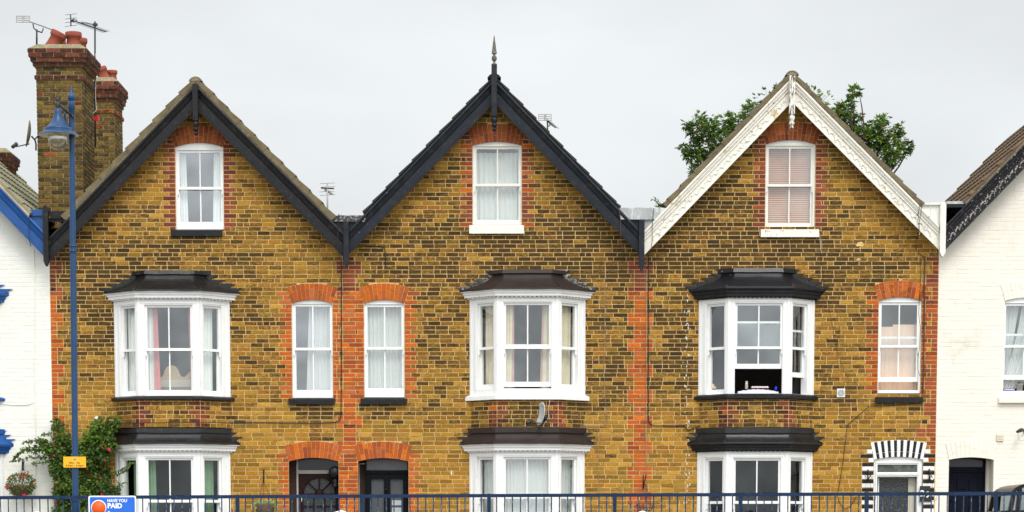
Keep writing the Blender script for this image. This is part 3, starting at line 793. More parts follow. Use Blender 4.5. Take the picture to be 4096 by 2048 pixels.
    # sill
    if sill:
        st, sb = zf(sill[0], b), zf(sill[1], b); sm_ = MB()
        sweep(sm_, b, [(-.03, sb + .0), (.055, sb), (.062, sb + .006), (.062, st - .022), (.02, st + .002), (-.05, st + .004)], sillm)
        # ends
        p0 = bay_pts(b, .062)
        sm_.build('sill', bw)
    return bw
def apron(b, house, zt, zb, seed=0, bias=.0):
    mb = MB(); c0 = int(zb / HC) ; c1 = int(math.ceil(zt / HC)); fcs = facets(b, -.012)
    for k, f in enumerate(fcs):
        mb.add([f.p(0, zb), f.p(f.L, zb), f.p(f.L, zt), f.p(0, zt)], [(0, 1, 2, 3)], M_MORT)
        for ci in range(c0, c1):
            z0 = max(ci * HC, zb); z1 = min(z0 + HC, zt)
            if z1 - z0 < .03: continue
            wide = ci % 2
            cs = []
            if k == 1: cs = [(0, .21 if wide else .10), (f.L - (.21 if wide else .10), f.L)]
            elif k == 0: cs = [(f.L - (.10 if wide else .21), f.L)]
            else: cs = [(0, .10 if wide else .21)]
            sp = [(0, f.L)]
            for s, e in cs:
                sp = subtract(sp, s, e); pal = MARS if (zt > 2.5 and rnd.random() < .85) else REDS
                if e - s > .08: brick(mb, f, s, e, z0, z1, rcol(pal, .38))
            for s, e in sp: fill(mb, f, s, e, z0, z1, ci, lambda x, z: ycol(x + b.cx, z, .04 + bias), phase=.07 * k)
    return mb
FL_U = [(1085, .735, 0), (1102, .82, 0), (1119, .98, 0), (1136, 1.14, 0), (1153, 1.27, 0)]
FL_L = [(1713, 1.08, 0), (1730, 1.165, 0), (1747, 1.25, 0)]
W, Pk, B_, G_, NT = M_CURT_W, M_CURT_P, M_CURT_B, M_CURT_G, M_NET
cu1 = [[(0, .55, .0, .5, B_ if False else M_CURT_W, 3), (.62, 1, .66, 1, W, 2)], [(.0, .17, .0, .15, W, 3), (.15, .24, .16, .30, Pk, 2), (.88, .95, .93, 1.0, Pk, 2), (.95, 1, .985, 1, W, 1)], [(0, .86, 0, .84, W, 5)]]
M_CURT_R = mat('dusty_pink_lining', (.56, .33, .30), .9, .08, 12)
cu2 = [[(.1, 1, .08, 1, B_, 4)], [(0, .19, 0, .16, B_, 3), (.18, .22, .15, .22, M_CURT_R, 1), (.81, .85, .76, .80, M_CURT_R, 1), (.84, 1, .80, 1, B_, 3)], [(0, .95, 0, .92, B_, 4)]]
cl1 = [[(.3, 1, .35, 1, G_, 3)], [(0, .18, 0, .20, G_, 3), (.93, 1, .9, 1, G_, 1)], [(0, .85, 0, .85, G_, 4)]]
cl2 = [[(0, 1, 0, 1, NT, 5)], [(0, .52, 0, .5, NT, 7), (.5, 1, .5, 1, NT, 5)], [(0, 1, 0, 1, NT, 5)]]
TOPU = (1083, 1099)
bw1 = bay_window(bays_u[0], H[0], TOPU, (1161, 1192), (1193, 1583), (1584, 1599), (1229, 1396, 1560), M_LEAD, M_WHITE, M_LEAD, FL_U, curt=cu1)
bw2 = bay_window(bays_u[1], H[1], (1079, 1095), (1154, 1184), (1186, 1576), (1577, 1599), (1219, 1388, 1534), M_LEADB, M_WHITE, M_WHITE, [(p - 5, o, i) for p, o, i in FL_U], curt=cu2, opn=(0, .035, 0), flm=M_LEADG)
bw3 = bay_window(bays_u[2], H[2], (1073, 1091), (1149, 1187), (1189, 1575), (1577, 1595), (1221, 1389, 1555), M_LEADW, M_BLACK, M_BLACK, [(p - 8, o + .03, i) for p, o, i in FL_U], opn=(0, .44, .30))
bl1 = bay_window(bays_l[0], H[0], (1713, 1734), (1772, 1802), (1804, 2260), (2262, 2280), (1840, 2003, 2215), M_LEAD, M_WHITE, M_LEAD, FL_L, low=True, curt=cl1, glass=M_GLASSD)
bl2 = bay_window(bays_l[1], H[1], (1710, 1733), (1771, 1802), (1804, 2260), (2262, 2280), (1837, 1987, 2215), M_LEADB, M_WHITE, M_WHITE, FL_L, low=True, curt=cl2)
bl3 = bay_window(bays_l[2], H[2], (1711, 1734), (1770, 1801), (1804, 2260), (2262, 2280), (1842, 2008, 2215), M_LEAD, M_BLACK, M_BLACK, FL_L, low=True, glass=M_GLASSD)
for i in range(3):
    apron(bays_u[i], H[i], zf(1597, bays_u[i]), zf(1708, bays_u[i])).build('brick_apron', bw1 if i == 0 else (bw2 if i == 1 else bw3))
    apron(bays_l[i], H[i], zf(2282, bays_l[i]), 0, bias=-.05).build('brick_apron', (bl1, bl2, bl3)[i])
    # bay ceilings/floors so the rooms stay closed

# ------------------------------------------------------------------ bargeboards, roofs, posts
def board(house, g, side, prof, m, xa, xb, flip=False, y_off=0.0):
    """sweep profile (px below the upper edge, depth m) between photo columns xa..xb, ends cut plumb"""
    mb = MB(); n = 14; rows = []
    for i in range(n + 1):
        px = xa + (xb - xa) * i / n
        rows.append([P(px, gline(g, px) + v, -d - y_off) for v, d in prof])
    k = len(prof)
    for r0, r1 in zip(rows, rows[1:]):
        for j in range(k): mb.add([r0[j], r0[(j + 1) % k], r1[(j + 1) % k], r1[j]], [(0, 1, 2, 3)], m)
    mb.add(rows[0], [tuple(range(k))], m); mb.add(rows[-1], [tuple(range(k))], m)
    return mb
PROF_D = [(0, .365), (7, .372), (12, .372), (15, .35), (30, .335), (40, .325), (44, .305), (89, .305), (91, .325), (98, .325), (99, .31), (99, .22), (0, .22)]
PROF_W = [(0, .375), (6, .38), (13, .37), (18, .35), (23, .355), (28, .34), (36, .325), (40, .33), (44, .305), (86, .302), (88, .318), (97, .318), (98, .30), (98, .22), (0, .22)]
def scrolls(g, xa, xb, m, every=25.5, y=.306, rad=1.0):
    """carved running vine planted on the lower face of a board"""
    mb = MB(); sg = 1 if xb > xa else -1; n = int(abs(xb - xa) / every)
    for i in range(n):
        c = xa + sg * (i + .5) * every
        def q(dx, dv, e=.004): 
            px = c + sg * dx; return P(px, gline(g, px) + 65 + dv, -y - e)
        mb.tube([q(-13, 9), q(-9, 1), q(-3, -4), q(4, -2), q(9, 5), q(11, 10)], .0075 * rad, m, 5)
        mb.tube([q(3, -2), q(-1, -9), q(-1, -14)], .006 * rad, m, 5)
        mb.tube([q(4, -2), q(9, -8)], .006 * rad, m, 5)
        mb.tube([q(9, 5), q(6, 9), q(9, 12), q(12, 9)], .006 * rad, m, 5)
    return mb
def roof_side(mb, g, side, x_end, m, thick, y0, y1, over=.0, ripple=0.0, tile=.335, up=4):
    """tile courses of one slope from x_end (photo column at the eave) to the ridge, real slabs stepping down the slope"""
    ax = g[0]; p0 = P(x_end, gline(g, x_end) - up, YB); p1 = P(ax, gline(g, ax) - up, YB)
    L = Vector((p1.x - p0.x, 0, p1.z - p0.z)); ln = L.length; u = L / ln; nrm = Vector((-u.z, 0, u.x)) if u.x > 0 else Vector((u.z, 0, -u.x))
    nrm = nrm if nrm.z > 0 else -nrm
    n = int(ln / tile) + 1; r = random.Random(int(ax) + side)
    ny = max(2, int((y1 - y0) / (.075 if ripple else .6)))
    for i in range(n):
        a = ln - (n - i) * tile * 1.0; b = a + tile + .03
        a = max(a, -.02); b = min(b, ln)
        if b - a < .06: continue
        jit = r.uniform(-.012, .012); vs = []; yo = (i % 2) * .006
        for j in range(ny + 1):
            y = y0 - yo + (y1 - y0) * j / ny
            if ripple:
                ph = (j % 4); rp_ = ripple * (0, .9, .6, .9)[ph] + (0 if ripple else 0)
            else: rp_ = 0
            t = thick
            for s, hh in ((a + jit, t + .024), (b, t * .9)):
                base = Vector((p0.x, y, p0.z)) + u * s
                vs.append(base + nrm * (hh + rp_)); vs.append(base + nrm * (0.0 if s == b or thick > .05 else 0.0) )
        fs = []
        for j in range(ny):
            o = j * 4; q = o + 4
            fs += [(o, q, q + 2, o + 2), (o, o + 1, q + 1, q), (o + 1, o + 3, q + 3, q + 1)]
        fs += [(0, 2, 3, 1), (ny * 4, ny * 4 + 1, ny * 4 + 3, ny * 4 + 2)]
        mb.add(vs, fs, m)
def pendant(mb, c, m, s=1.0):
    pr = [(0, -.25), (.022, -.245), (.034, -.225), (.030, -.205), (.018, -.195), (.032, -.18), (.045, -.16), (.047, -.14), (.034, -.12), (.040, -.105), (.046, -.085), (.05, -.06), (.044, -.03), (.028, -.02), (.045, -.012), (.047, 0)]
    mb.lathe(c, [(r * s, z * s) for r, z in pr], m, 14)
def king_post(house, x0, x1, ytop, ybot, ypen, m, finial=False, peel=None):
    mb = MB(); y = -.40; a, b = P(x0, (ytop + ybot) / 2, y).x, P(x1, (ytop + ybot) / 2, y).x
    zt, zb = Z(ytop, y), Z(ybot, y); h = (b - a)
    mb.box(a, b, -.47, -.47 + h, zb, zt, m); mb.box(a + .012, b - .012, -.474, -.465, zb + .03, zt - .05, m)
    cx = (a + b) / 2; cy = -.47 + h / 2
    pendant(mb, (cx, cy, zb), m, (zb - Z(ypen, y)) / .25)
    if finial:
        z0 = Z(260, y); k = (Z(141, y) - z0)
        pr = [(.046, 0), (.046, .035), (.022, .05), (.018, .10), (.04, .15), (.047, .20), (.043, .26), (.018, .33), (.02, .345), (.044, .365), (.046, .385), (.036, .52), (.018, .80), (.006, .97), (0, 1)]
        fm_ = MB(); fm_.lathe((cx, cy, z0), [(r, zz * k) for r, zz in pr], M_IRON if False else M_ALUF, 6, smooth=False)
        kp = mb.build('king_post', house); fm_.build('finial', kp); return kp
    return mb.build('king_post', house)
M_ALUF = mat('weathered_finial', (.13, .12, .10), .7, .5, 14, c2=(.36, .30, .25), thr=.62)

def valley_post(house, x0, x1, ytop, ysh, ytip, m, topspike=False, y=-.37):
    mb = MB(); a, b = P(x0, ysh, y).x, P(x1, ysh, y).x; c = (a + b) / 2
    zt, zs, zp = Z(ytop, y), Z(ysh, y), Z(ytip, y)
    if topspike: poly = [(a, zs), (c - .01, zp), (c + .01, zp), (b, zs), (b, zt - .06), (c + .03, zt - .02), (c, zt), (c - .03, zt - .01), (a, zt - .09)]
    else: poly = [(a, zs), (c - .012, zp), (c + .012, zp), (b, zs), (b, zt), (a, zt)]
    mb.prism(poly, y - .055, y + .05, m)
    for k in range(3): mb.lathe((c, y - .055, zs + .16 + .09 * k), [(.007, 0), (.006, .005), (0, .006)], m, 6, axis=(0, -1, 0))
    return mb.build('valley_post', house)

specs = [(0, M_BLACK, PROF_D, M_TILE, .075, M_VERGE), (1, M_BLUEBLACK, PROF_D, M_TILED, .018, M_TILED), (2, M_WPEEL, PROF_W, M_TILE, .062, M_VERGE)]
ENDS = [(198, 1377, 262, 1326), (1397, 2555, 1460, 2472), (2578, 3756, 2668, 3682)]
for i, mb_, prof, tm, th, vm in specs:
    g = GB[i]; e0, e1, r0, r1 = ENDS[i]
    bo = []
    for side, (xa, xb) in enumerate(((g[0] - 9, e0), (g[0] + 9, e1))):
        o = board(H[i], g, side, prof, mb_, xa, xb).build('bargeboard', H[i]); bo.append(o)
        if i == 2:
            scrolls(g, xa + (14 if side else -14), xb + (-10 if side else 30), mb_).build('scroll_ornament', o)
    rf = MB()
    roof_side(rf, g, 0, r0, tm, th, -.375, DEPTH, ripple=.012); roof_side(rf, g, 1, r1, tm, th, -.375, DEPTH, ripple=.012)
    # underside boarding between wall and bargeboards
    for side, xe in ((0, e0), (1, e1)):
        a = P(g[0], gline(g, g[0]) + 22, -.33); b = P(xe, gline(g, xe) + 22, -.33)
        rf.add([a, b, (b.x, DEPTH, b.z), (a.x, DEPTH, a.z)], [(0, 1, 2, 3)], M_BLACK)
    ro = rf.build('roof', H[i])
    # bedding mortar under the verge tiles
    if i != 1:
        vb = MB()
        for xa, xb in ((g[0], r0), (g[0], r1)):
            n = 40; vs = []
            for k in range(n + 1):
                px = xa + (xb - xa) * k / n; wob = noise.noise(Vector((px * .06, i, 0))) * 2.2
                for v, d in ((2, .365), (-6 + wob * .4, .372 + wob * .002), (-15 + wob, .368)): vs.append(P(px, gline(g, px) + v, -d))
            fs = []
            for k in range(n): fs += [(k * 3, k * 3 + 3, k * 3 + 4, k * 3 + 1), (k * 3 + 1, k * 3 + 4, k * 3 + 5, k * 3 + 2)]
            vb.add(vs, fs, vm, True)
        vb.build('verge_mortar', ro)
    # ridge tiles
    rt = MB(); ap = P(g[0], gline(g, g[0]) - (4 + th * 170), YB)
    y = -.39; k = 0
    while y < DEPTH:
        n = 9; vs = []
        for yy, rr in ((y, .135), (y + .44, .125)):
            for j in range(n):
                t = R(-62 + 124 * j / (n - 1)); 
                for q in (0, .02): vs.append((ap.x + math.sin(t) * (rr - q), yy, ap.z - .085 + math.cos(t) * (rr - q)))
        fs = []
        for j in range(n - 1): fs += [(j * 2, j * 2 + 2, j * 2 + 2 + 2 * n, j * 2 + 2 * n), (j * 2, j * 2 + 1, j * 2 + 3, j * 2 + 2)]
        rt.add(vs, fs, M_STONE if i == 0 else tm, False); y += .45
        if k == 0: rt.add([(ap.x + math.sin(R(t)) * .12, -.385, ap.z - .085 + math.cos(R(t)) * .12) for t in range(-62, 63, 12)], [tuple(range(11))], vm)
        k += 1
    rt.build('ridge_tile', ro)
king_post(H[0], 772, 793, 338, 483, 542, M_BLACK)
king_post(H[1], 1966, 1988, 260, 466, 526, M_BLUEBLACK, finial=True)
king_post(H[2], 3156.5, 3179, 303, 457, 519, M_WPEEL2)
valley_post(H[0], 176, 197, 822, 1046, 1065, M_BLACK, True)
valley_post(H[1], 1375.5, 1396, 889, 1048, 1073, M_BLUEBLACK)
valley_post(H[1], 2555, 2577, 879, 1060, 1085, M_BLUEBLACK)
valley_post(H[2], 3757.5, 3780, 806, 1010, 1027, M_WOLD, True)

def gutter_box(house, x0, x1, ytop, yband, ybot, m, mband, mid=None, m2=None, y=-.30, vc=None):
    mb = MB(); a, b = P(x0, ytop, y).x, P(x1, ytop, y).x; zt, zm_, zb = Z(ytop, y), Z(yband, y), Z(ybot, y)
    n = 10; top = [(a + (b - a) * k / n, zt + rnd.uniform(-.006, .006)) for k in range(n + 1)]
    mb.prism([(a + .03, zm_), (b - .03, zm_)] + top[::-1], y - .045, y + .05, mband)
    def ln(px, edge):   # inner limit hidden behind the boards
        return ytop + 45 + (px - x0 if edge < 0 else x1 - px) * 1.0
    def v(px, py): q = P(px, py, y); return (q.x, q.z)
    if vc is None: vc = (x0 + x1) / 2
    def piece(pa, pb, m, off):
        pts = [v(pa, yband - 2), v(pa, yband + 12 + (pa - x0 if pa < vc + 1 else x1 - pa)), v(pb, yband + 12 + (pb - x0 if pb < vc + 1 else x1 - pb)), v(pb, yband - 2)]
        if pa < vc - 1 and pb > vc + 1: pts = pts[:2] + [v(vc, yband + 12 + min(vc - x0, x1 - vc))] + pts[2:]
        mb.prism(pts, y + off, y + .04, m)
    if mid: piece(x0, mid, m, 0); piece(mid, x1, m2, -.002)
    else: piece(x0, x1, m, 0)
    mb.box(a + .05, b - .05, y + .05, DEPTH, zt - .09, zt - .05, M_LEAD)
    return mb.build('valley_gutter', house)
gutter_box(H[0], 196, 290, 846, 875, 1010, M_BLACK, M_BLACK, vc=196)
gutter_box(H[1], 1318, 1466, 863, 888, 1010, M_BLUEBLACK, M_LEADG)
gutter_box(H[1], 2474, 2664, 832, 879, 1010, M_BLUEBLACK, M_ZINC, 2568, M_ZINC, vc=2568)
gutter_box(H[2], 3682, 3765, 812, 820, 990, M_WOLD, M_WOLD, vc=3765)

# ------------------------------------------------------------------ the two painted houses at the ends
def half_house(house, xa, xb, ops, wm, i_arch, side, g, bands):
    mb = MB(); am = MB()
    for ci in range(int(Z(330) / HC)):
        z0 = ci * HC; z1 = z0 + HC; zm = (z0 + z1) / 2
        gl = glimits(g, zm)
        if gl is None: continue
        a, b = xa, xb
        if zm > Z(1040): a, b = max(a, gl[0]), min(b, gl[1])
        if b - a < .05: continue
        sp = [(a, b)]; sq = [(a, b)]
        for k in ops:
            o = OPN[k]; ar = o['ar']
            if o['zb'] <= zm <= ar.zs: sp = subtract(sp, ar.x0, ar.x1); sq = subtract(sq, ar.x0, ar.x1)
            elif zm > ar.zs:
                q = ar.outer(zm); r = ar.inner(max(ar.zs + .0005, z0))
                if q: sp = subtract(sp, q[0] + .012, q[1] - .012)
                if r: sq = subtract(sq, *r)
        for (h0, h1, hz0, hz1) in bands:
            if hz0 < zm < hz1: sp = subtract(sp, h0, h1); sq = subtract(sq, h0, h1)
        for s, e in sq: mb.add([(s, 0, z0), (e, 0, z0), (e, 0, z1), (s, 0, z1)], [(0, 1, 2, 3)], wm)
        for s, e in sp: fill(mb, WALL, s, e, z0, z1, ci + 500 * side, lambda x, z: (1, 1, 1, 0), .0022, wm)
    shell(mb, xa, xb, Z(1010), M_ROOM)
    for yy in (DEPTH - .05,):
        A = P(g[0], g[1] + 40, 0); mb.add([(xa, yy, Z(1012)), (xb, yy, Z(1012)), (A.x, yy, A.z - .1)], [(0, 1, 2)], wm)
    mb.build('wall', house)
    for zf_ in (Z(1680), Z(1010)): fm = MB(); fm.box(xa + .13, xb - .13, .15, 3.39, zf_ - .12, zf_, M_ROOM); fm.build('floor', house)
G0 = (-385, 346, 1.03, 1.035, -968, 176); G4 = (4352, 314, 1.03, 1.03, 3780, 4930)
x0l = X(-975, 1500); 
b0u = mkbay(-232, 1380); b0l = mkbay(-214, 1900)
half_house(H0, x0l, PB[0], [], M_WWALL2, 0, 0, G0, [(b0u.cx - .99, b0u.cx + .99, 0, Z(1160))])
half_house(H4, PB[3], X(4925, 1500), ['w4', 'd4'], M_WWALL, 0, 1, G4, [])
# blue lead and cornices whose ends show at the left edge
M_SAV = M_BPAINT
bb1 = bay_window(b0u, H0, (1083, 1099), (1165, 1200), (1201, 1583), (1584, 1599), (1232, 1396, 1560), M_BPAINT, M_BPAINT, M_BPAINT, [(p + 3, o, 0) for p, o, _ in FL_U], curt=cu1)
bb2 = bay_window(b0l, H0, (1713, 1734), (1774, 1808), (1810, 2260), (2262, 2280), (1846, 2003, 2215), M_BPAINT, M_BPAINT, M_BPAINT, [(p + 9, o + .0, 0) for p, o, _ in FL_L], low=True, curt=cl2)
def wapron(b, zt, zb, par):
    mb = MB()
    for f in facets(b, -.012): fbox(mb, f, 0, f.L, zb, zt, -.1, 0, M_WWALL2)
    mb.build('apron_wall', par)
wapron(b0u, zf(1597, b0u), zf(1708, b0u), bb1); wapron(b0l, zf(2282, b0l), 0, bb2)
for hs, g, m, ends, tm, th, rip in ((H0, G0, M_BPAINT, (-968, 175, -905, 118), M_TILEG, .035, .028), (H4, G4, M_BLKPEEL, (3781, 4930, 3862, 4860), M_TILER, .03, .022)):
    e0, e1, r0, r1 = ends
    for side, (xa, xb) in enumerate(((g[0], e0), (g[0], e1))):
        o = board(hs, g, side, PROF_D if hs is H0 else PROF_W, m, xa, xb).build('bargeboard', hs)
        if hs is H4: scrolls(g, xa + (14 if side else -14), xb + (-10 if side else 10), M_CARVE, every=20, rad=1.9).build('scroll_ornament', o)
    rf = MB()
    roof_side(rf, g, 0, r0, tm, th, -.37, 6.6, ripple=rip, tile=.36, up=8); roof_side(rf, g, 1, r1, tm, th, -.37, 6.6, ripple=rip, tile=.36, up=8)
    for xe in (e0, e1):
        a = P(g[0], gline(g, g[0]) + 22, -.33); b = P(xe, gline(g, xe) + 22, -.33)
        rf.add([a, b, (b.x, 6.6, b.z), (a.x, 6.6, a.z)], [(0, 1, 2, 3)], M_BLACK)
    # pale verge strip
    for xa, xb in ((g[0], r0), (g[0], r1)):
        v = []
        for k in range(21):
            px = xa + (xb - xa) * k / 20
            v += [P(px, gline(g, px) + 3, -.366), P(px, gline(g, px) - 9, -.372)]
        rf.add(v, [(k * 2, k * 2 + 2, k * 2 + 3, k * 2 + 1) for k in range(20)], M_STONE if hs is H4 else M_WOODP)
    rf.build('roof', hs)
gutter_box(H0, 96, 177, 839, 864, 1010, M_BPAINT, M_BPAINT, vc=177)
mbq = gutter_box(H4, 3778, 3862, 806, 817, 980, M_LEAD, M_ZINC, vc=3778)
# sash window of the cream house
w4, q = single_window('w4', H4, 4024, 4176, 1222, 1383, 1544, (3994, 4210, 1588, 1611), m=M_WHITE, sillm=M_WWALL, opn=.20)
OPN['w4']['ar'].build(a4 := MB(), REDS, 0, white=True); a4.build('brick_arch', H4)
OPN['d4']['ar'].build(a4 := MB(), REDS, 0, white=True)
ar = OPN['d4']['ar']
for x in (ar.x0, ar.x1): a4.add([(x, 0, 0), (x, .5, 0), (x, .5, ar.zs), (x, 0, ar.zs)], [(0, 1, 2, 3)], M_WWALL)
a4.build('brick_arch', H4)
s0, s1, z0, z1, zm = q
cmb = curtain(WALL, s0 + .35, s1, s0 + .0, s0 + .38, z0 + .05, z1 - .03, -.19, M_NET, 6, amp=.02, seed=9, bow=.10)
curtain(WALL, s0, s0 + .3, s0, s0 + .12, z0 + .25, z1 - .03, -.21, M_NET, 4, amp=.02, seed=12, mb=cmb); cmb.build('curtain', w4)

# ------------------------------------------------------------------ doors
def door_d1():
    o = OPN['d1']['ar']; x0, x1 = o.x0, o.x1; D = .28; fm = MB(); y0, y1 = D, D + .06
    px = lambda v: X(v, 1950, D)
    zz = lambda v: Z(v, D)
    fm.box(px(1187), px(1194), D - .03, y1, 0, o.zc, M_ALU)                       # pale frame post
    fm.box(px(1194), x1, D - .02, y1, zz(1895), zz(1881), mat('stone_paint', (.34, .31, .27), .6, .1, 5))
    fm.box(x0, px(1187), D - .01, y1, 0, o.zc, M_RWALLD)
    fr = fm.build('door_frame', H[0])
    g = MB(); g.box(px(1194), x1, D + .02, D + .03, zz(1881), o.zc, M_FANL if False else mat('dark_fanlight', (.02, .02, .03), .15, .3, 3)); g.build('fanlight', fr)
    d = MB(); xa, xb = px(1194), x1; zt = zz(1895)
    cx, cz = px(1277), zz(1974); r = 65 / 224.
    # door leaf with an opening for the sunburst: built as a ring of pieces
    n = 24; arc = [(cx + math.cos(math.pi * k / n) * r, cz + math.sin(math.pi * k / n) * r) for k in range(n + 1)]
    d.prism([(xa, cz), (xa, zt), (cx, zt)] + [p for p in arc[::-1] if p[0] <= cx + 1e-6][::-1], D, D + .045, M_DARKWOOD)
    d.prism([(cx, zt), (xb, zt), (xb, cz)] + [p for p in arc if p[0] >= cx - 1e-6], D + .0002, D + .045, M_DARKWOOD)
    d.box(xa, cx - r, D, D + .045, 0, cz, M_DARKWOOD); d.box(cx + r, xb, D, D + .045, 0, cz, M_DARKWOOD)
    d.box(cx - r, cx + r, D, D + .045, 0, .35, M_DARKWOOD)
    for t in (36, 72, 90, 108, 144)[0:0] + (45, 90, 135):
        a = R(t); d.tube([(cx + math.cos(a) * .065, D + .0, cz + math.sin(a) * .065), (cx + math.cos(a) * r, D, cz + math.sin(a) * r)], .012, M_DARKWOOD, 6)
    d.tube([(cx + math.cos(R(t)) * .068, D, cz + math.sin(R(t)) * .068) for t in range(0, 181, 15)], .014, M_DARKWOOD, 6)
    d.tube([(x, D, z) for x, z in arc], .012, M_DARKWOOD, 6)
    d.lathe((cx, D - .004, cz), [(.06, 0), (.05, .01), (0, .012)], M_DARKWOOD, 16, axis=(0, -1, 0))
    for k in (1, 2): 
        x = cx - r + 2 * r * k / 3; d.box(x - .012, x + .012, D, D + .03, .35, cz, M_DARKWOOD)
    for z in (cz - .01, zz(2025), zz(2085), zz(2150)): d.box(cx - r, cx + r, D - .002, D + .028, z - .011, z + .011, M_DARKWOOD)
    dd = d.build('door', H[0])
    g = MB(); g.box(cx - r, cx + r, D + .03, D + .036, .35, cz + r, M_TEXGD); g.build('pane', dd)
    h = MB(); hx = px(1204); h.tube([(hx, D - .01, zz(1990)), (hx + .015, D - .05, zz(1993)), (hx + .015, D - .05, zz(2006)), (hx, D - .01, zz(2008))], .009, M_CABLEW, 6); h.build('handle', dd)
    # wall lantern in the porch
    l = root('wall_lantern', (px(1339), .1, zz(1945)), 'black globe lantern on the right jamb of the maroon front door', 'lamp')
    c = MB(); X0 = X(1339, 1917, .12)
    c.lathe((X0, .12, Z(1912, .12)), [(.02, -.02), (.07, .0), (.105, .05), (.115, .10), (.10, .155), (.06, .195), (.015, .21), (0, .215)], M_BLACK, 18); c.build('globe', l)
    c = MB(); c.lathe((X0 + .01, .12, Z(1950, .12)), [(0, 0), (.05, .005), (.055, .03), (.045, .06), (.05, .10), (.042, .155), (.03, .17)], M_BLACK, 12); c.box(X0 + .03, x1, .105, .135, Z(1938, .12), Z(1932, .12), M_BLACK); c.build('bracket', l)
M_TEXGD = mat('dim_patterned_glass', (.03, .032, .034), .22, .5, 40, c2=(.06, .065, .065), thr=.6, bump=.8, bscale=60)
door_d1()
def door_d2():
    o = OPN['d2']['ar']; D = .26; fm = MB(); px = lambda v: X(v, 1950, D); zz = lambda v: Z(v, D); x1 = o.x1
    m = M_BDOOR
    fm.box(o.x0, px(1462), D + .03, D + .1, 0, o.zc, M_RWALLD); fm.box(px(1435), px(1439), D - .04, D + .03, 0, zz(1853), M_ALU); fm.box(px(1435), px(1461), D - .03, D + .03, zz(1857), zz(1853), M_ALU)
    fm.box(px(1462), px(1466), D - .03, D + .1, 0, o.zc, m); fm.box(px(1630), x1, D - .03, D + .1, 0, o.zc, m)
    fm.box(px(1466), px(1630), D - .03, D + .08, zz(1894), zz(1881), m)
    fr = fm.build('door_frame', H[1])
    g = MB(); g.box(px(1466), px(1630), D + .02, D + .03, zz(1881), o.zc, mat('grey_fanlight', (.13, .135, .135), .25, .25, 4)); g.build('fanlight', fr)
    for k, (xa, xb, pa, pb) in enumerate(((1466, 1549, 1485, 1536), (1549.3, 1630, 1561, 1612))):
        d = MB(); pt = zz(1916)
        d.box(px(xa), px(pa), D, D + .05, 0, zz(1894), m); d.box(px(pb), px(xb), D, D + .05, 0, zz(1894), m)
        d.box(px(pa), px(pb), D, D + .05, pt, zz(1894), m); d.box(px(pa), px(pb), D, D + .05, 0, .9, m)
        for (q0, q1, q2, q3) in ((pa - 3, pb + 3, pt - .001, pt + .012), ): d.box(px(q0), px(q1), D - .012, D + .01, q2, q3, m)
        d.box(px(pa) - .014, px(pa), D - .012, D, .9, pt, m); d.box(px(pb), px(pb) + .014, D - .012, D, .9, pt, m)
        dd = d.build('door_leaf', H[1]); g = MB(); g.box(px(pa), px(pb), D + .03, D + .036, .9, pt, M_FROST)
        if k == 1: 
            for za, zb in ((2001, 2021), (2030, 2052)): g.box(px(1567), px(1607), D + .024, D + .03, zz(zb), zz(za), mat('pale_paper', (.42, .46, .47), .6, .05, 5))
        g.build('pane', dd)
    h = MB(); h.lathe((px(1545), D - .002, zz(1960)), [(.02, 0), (.016, .02), (.026, .035), (.02, .05), (0, .055)], M_BLACK, 12, axis=(0, -1, 0)); h.build('knocker', dd)
door_d2()
def door_d3():
    o = OPN['d3']['ar']; D = .03; fm = MB(); px = lambda v: X(v, 1920, D); zz = lambda v: Z(v, D); m = M_WHITE
    n = 14; pts = [(o.x0 + .003, o.zs)] + [(o.x0 + (o.x1 - o.x0) * k / n, o.cz + math.sqrt(max(0, o.R ** 2 - (o.x0 + (o.x1 - o.x0) * k / n - o.cx) ** 2)) - .001) for k in range(1, n)] + [(o.x1 - .003, o.zs)]
    fm.prism(pts, .026, .12, m)
    fm.box(o.x0 + .003, px(3509), D, D + .1, 0, o.zs, m); fm.box(px(3669), o.x1 - .003, D, D + .1, 0, o.zs, m)
    fm.box(px(3509), px(3669), D + .001, D + .1, zz(1858), o.zs, m); fm.box(px(3509), px(3669), D + .001, D + .1, zz(1906), zz(1889), m)
    fm.box(px(3503), px(3506), D - .012, D, 0, zz(1852), m); fm.box(px(3672), px(3675), D - .012, D, 0, zz(1852), m)
    fm.box(px(3503), px(3675), D - .013, D, zz(1852), zz(1849), m); fm.box(px(3503), px(3675), D - .014, D, zz(1899), zz(1893), m)
    fr = fm.build('door_frame', H[2])
    g = MB(); g.box(px(3509), px(3669), D + .05, D + .06, zz(1889), zz(1858), M_FANL); g.build('fanlight', fr)
    d = MB(); D2 = .16; q = lambda v: X(v, 1960, D2)
    d.box(q(3511), q(3516), D2, D2 + .05, 0, Z(1909, D2), m); d.box(q(3633), q(3637), D2, D2 + .05, 0, Z(1909, D2), m_cream := mat('cream_inner_frame', (.52, .49, .40), .6, .06, 4))
    d.box(q(3516), q(3633), D2, D2 + .05, Z(1912, D2), Z(1909, D2), m_cream)
    d.box(q(3637), q(3669), D2 + .02, D2 + .06, 0, Z(1907, D2), m_cream); d.box(q(3655), q(3658), D2, D2 + .03, 0, Z(1907, D2), m_cream)
    dd = d.build('door', H[2]); g = MB(); g.box(q(3516), q(3633), D2 + .02, D2 + .03, 0, Z(1912, D2), M_TEXG); g.build('pane', dd)
door_d3()
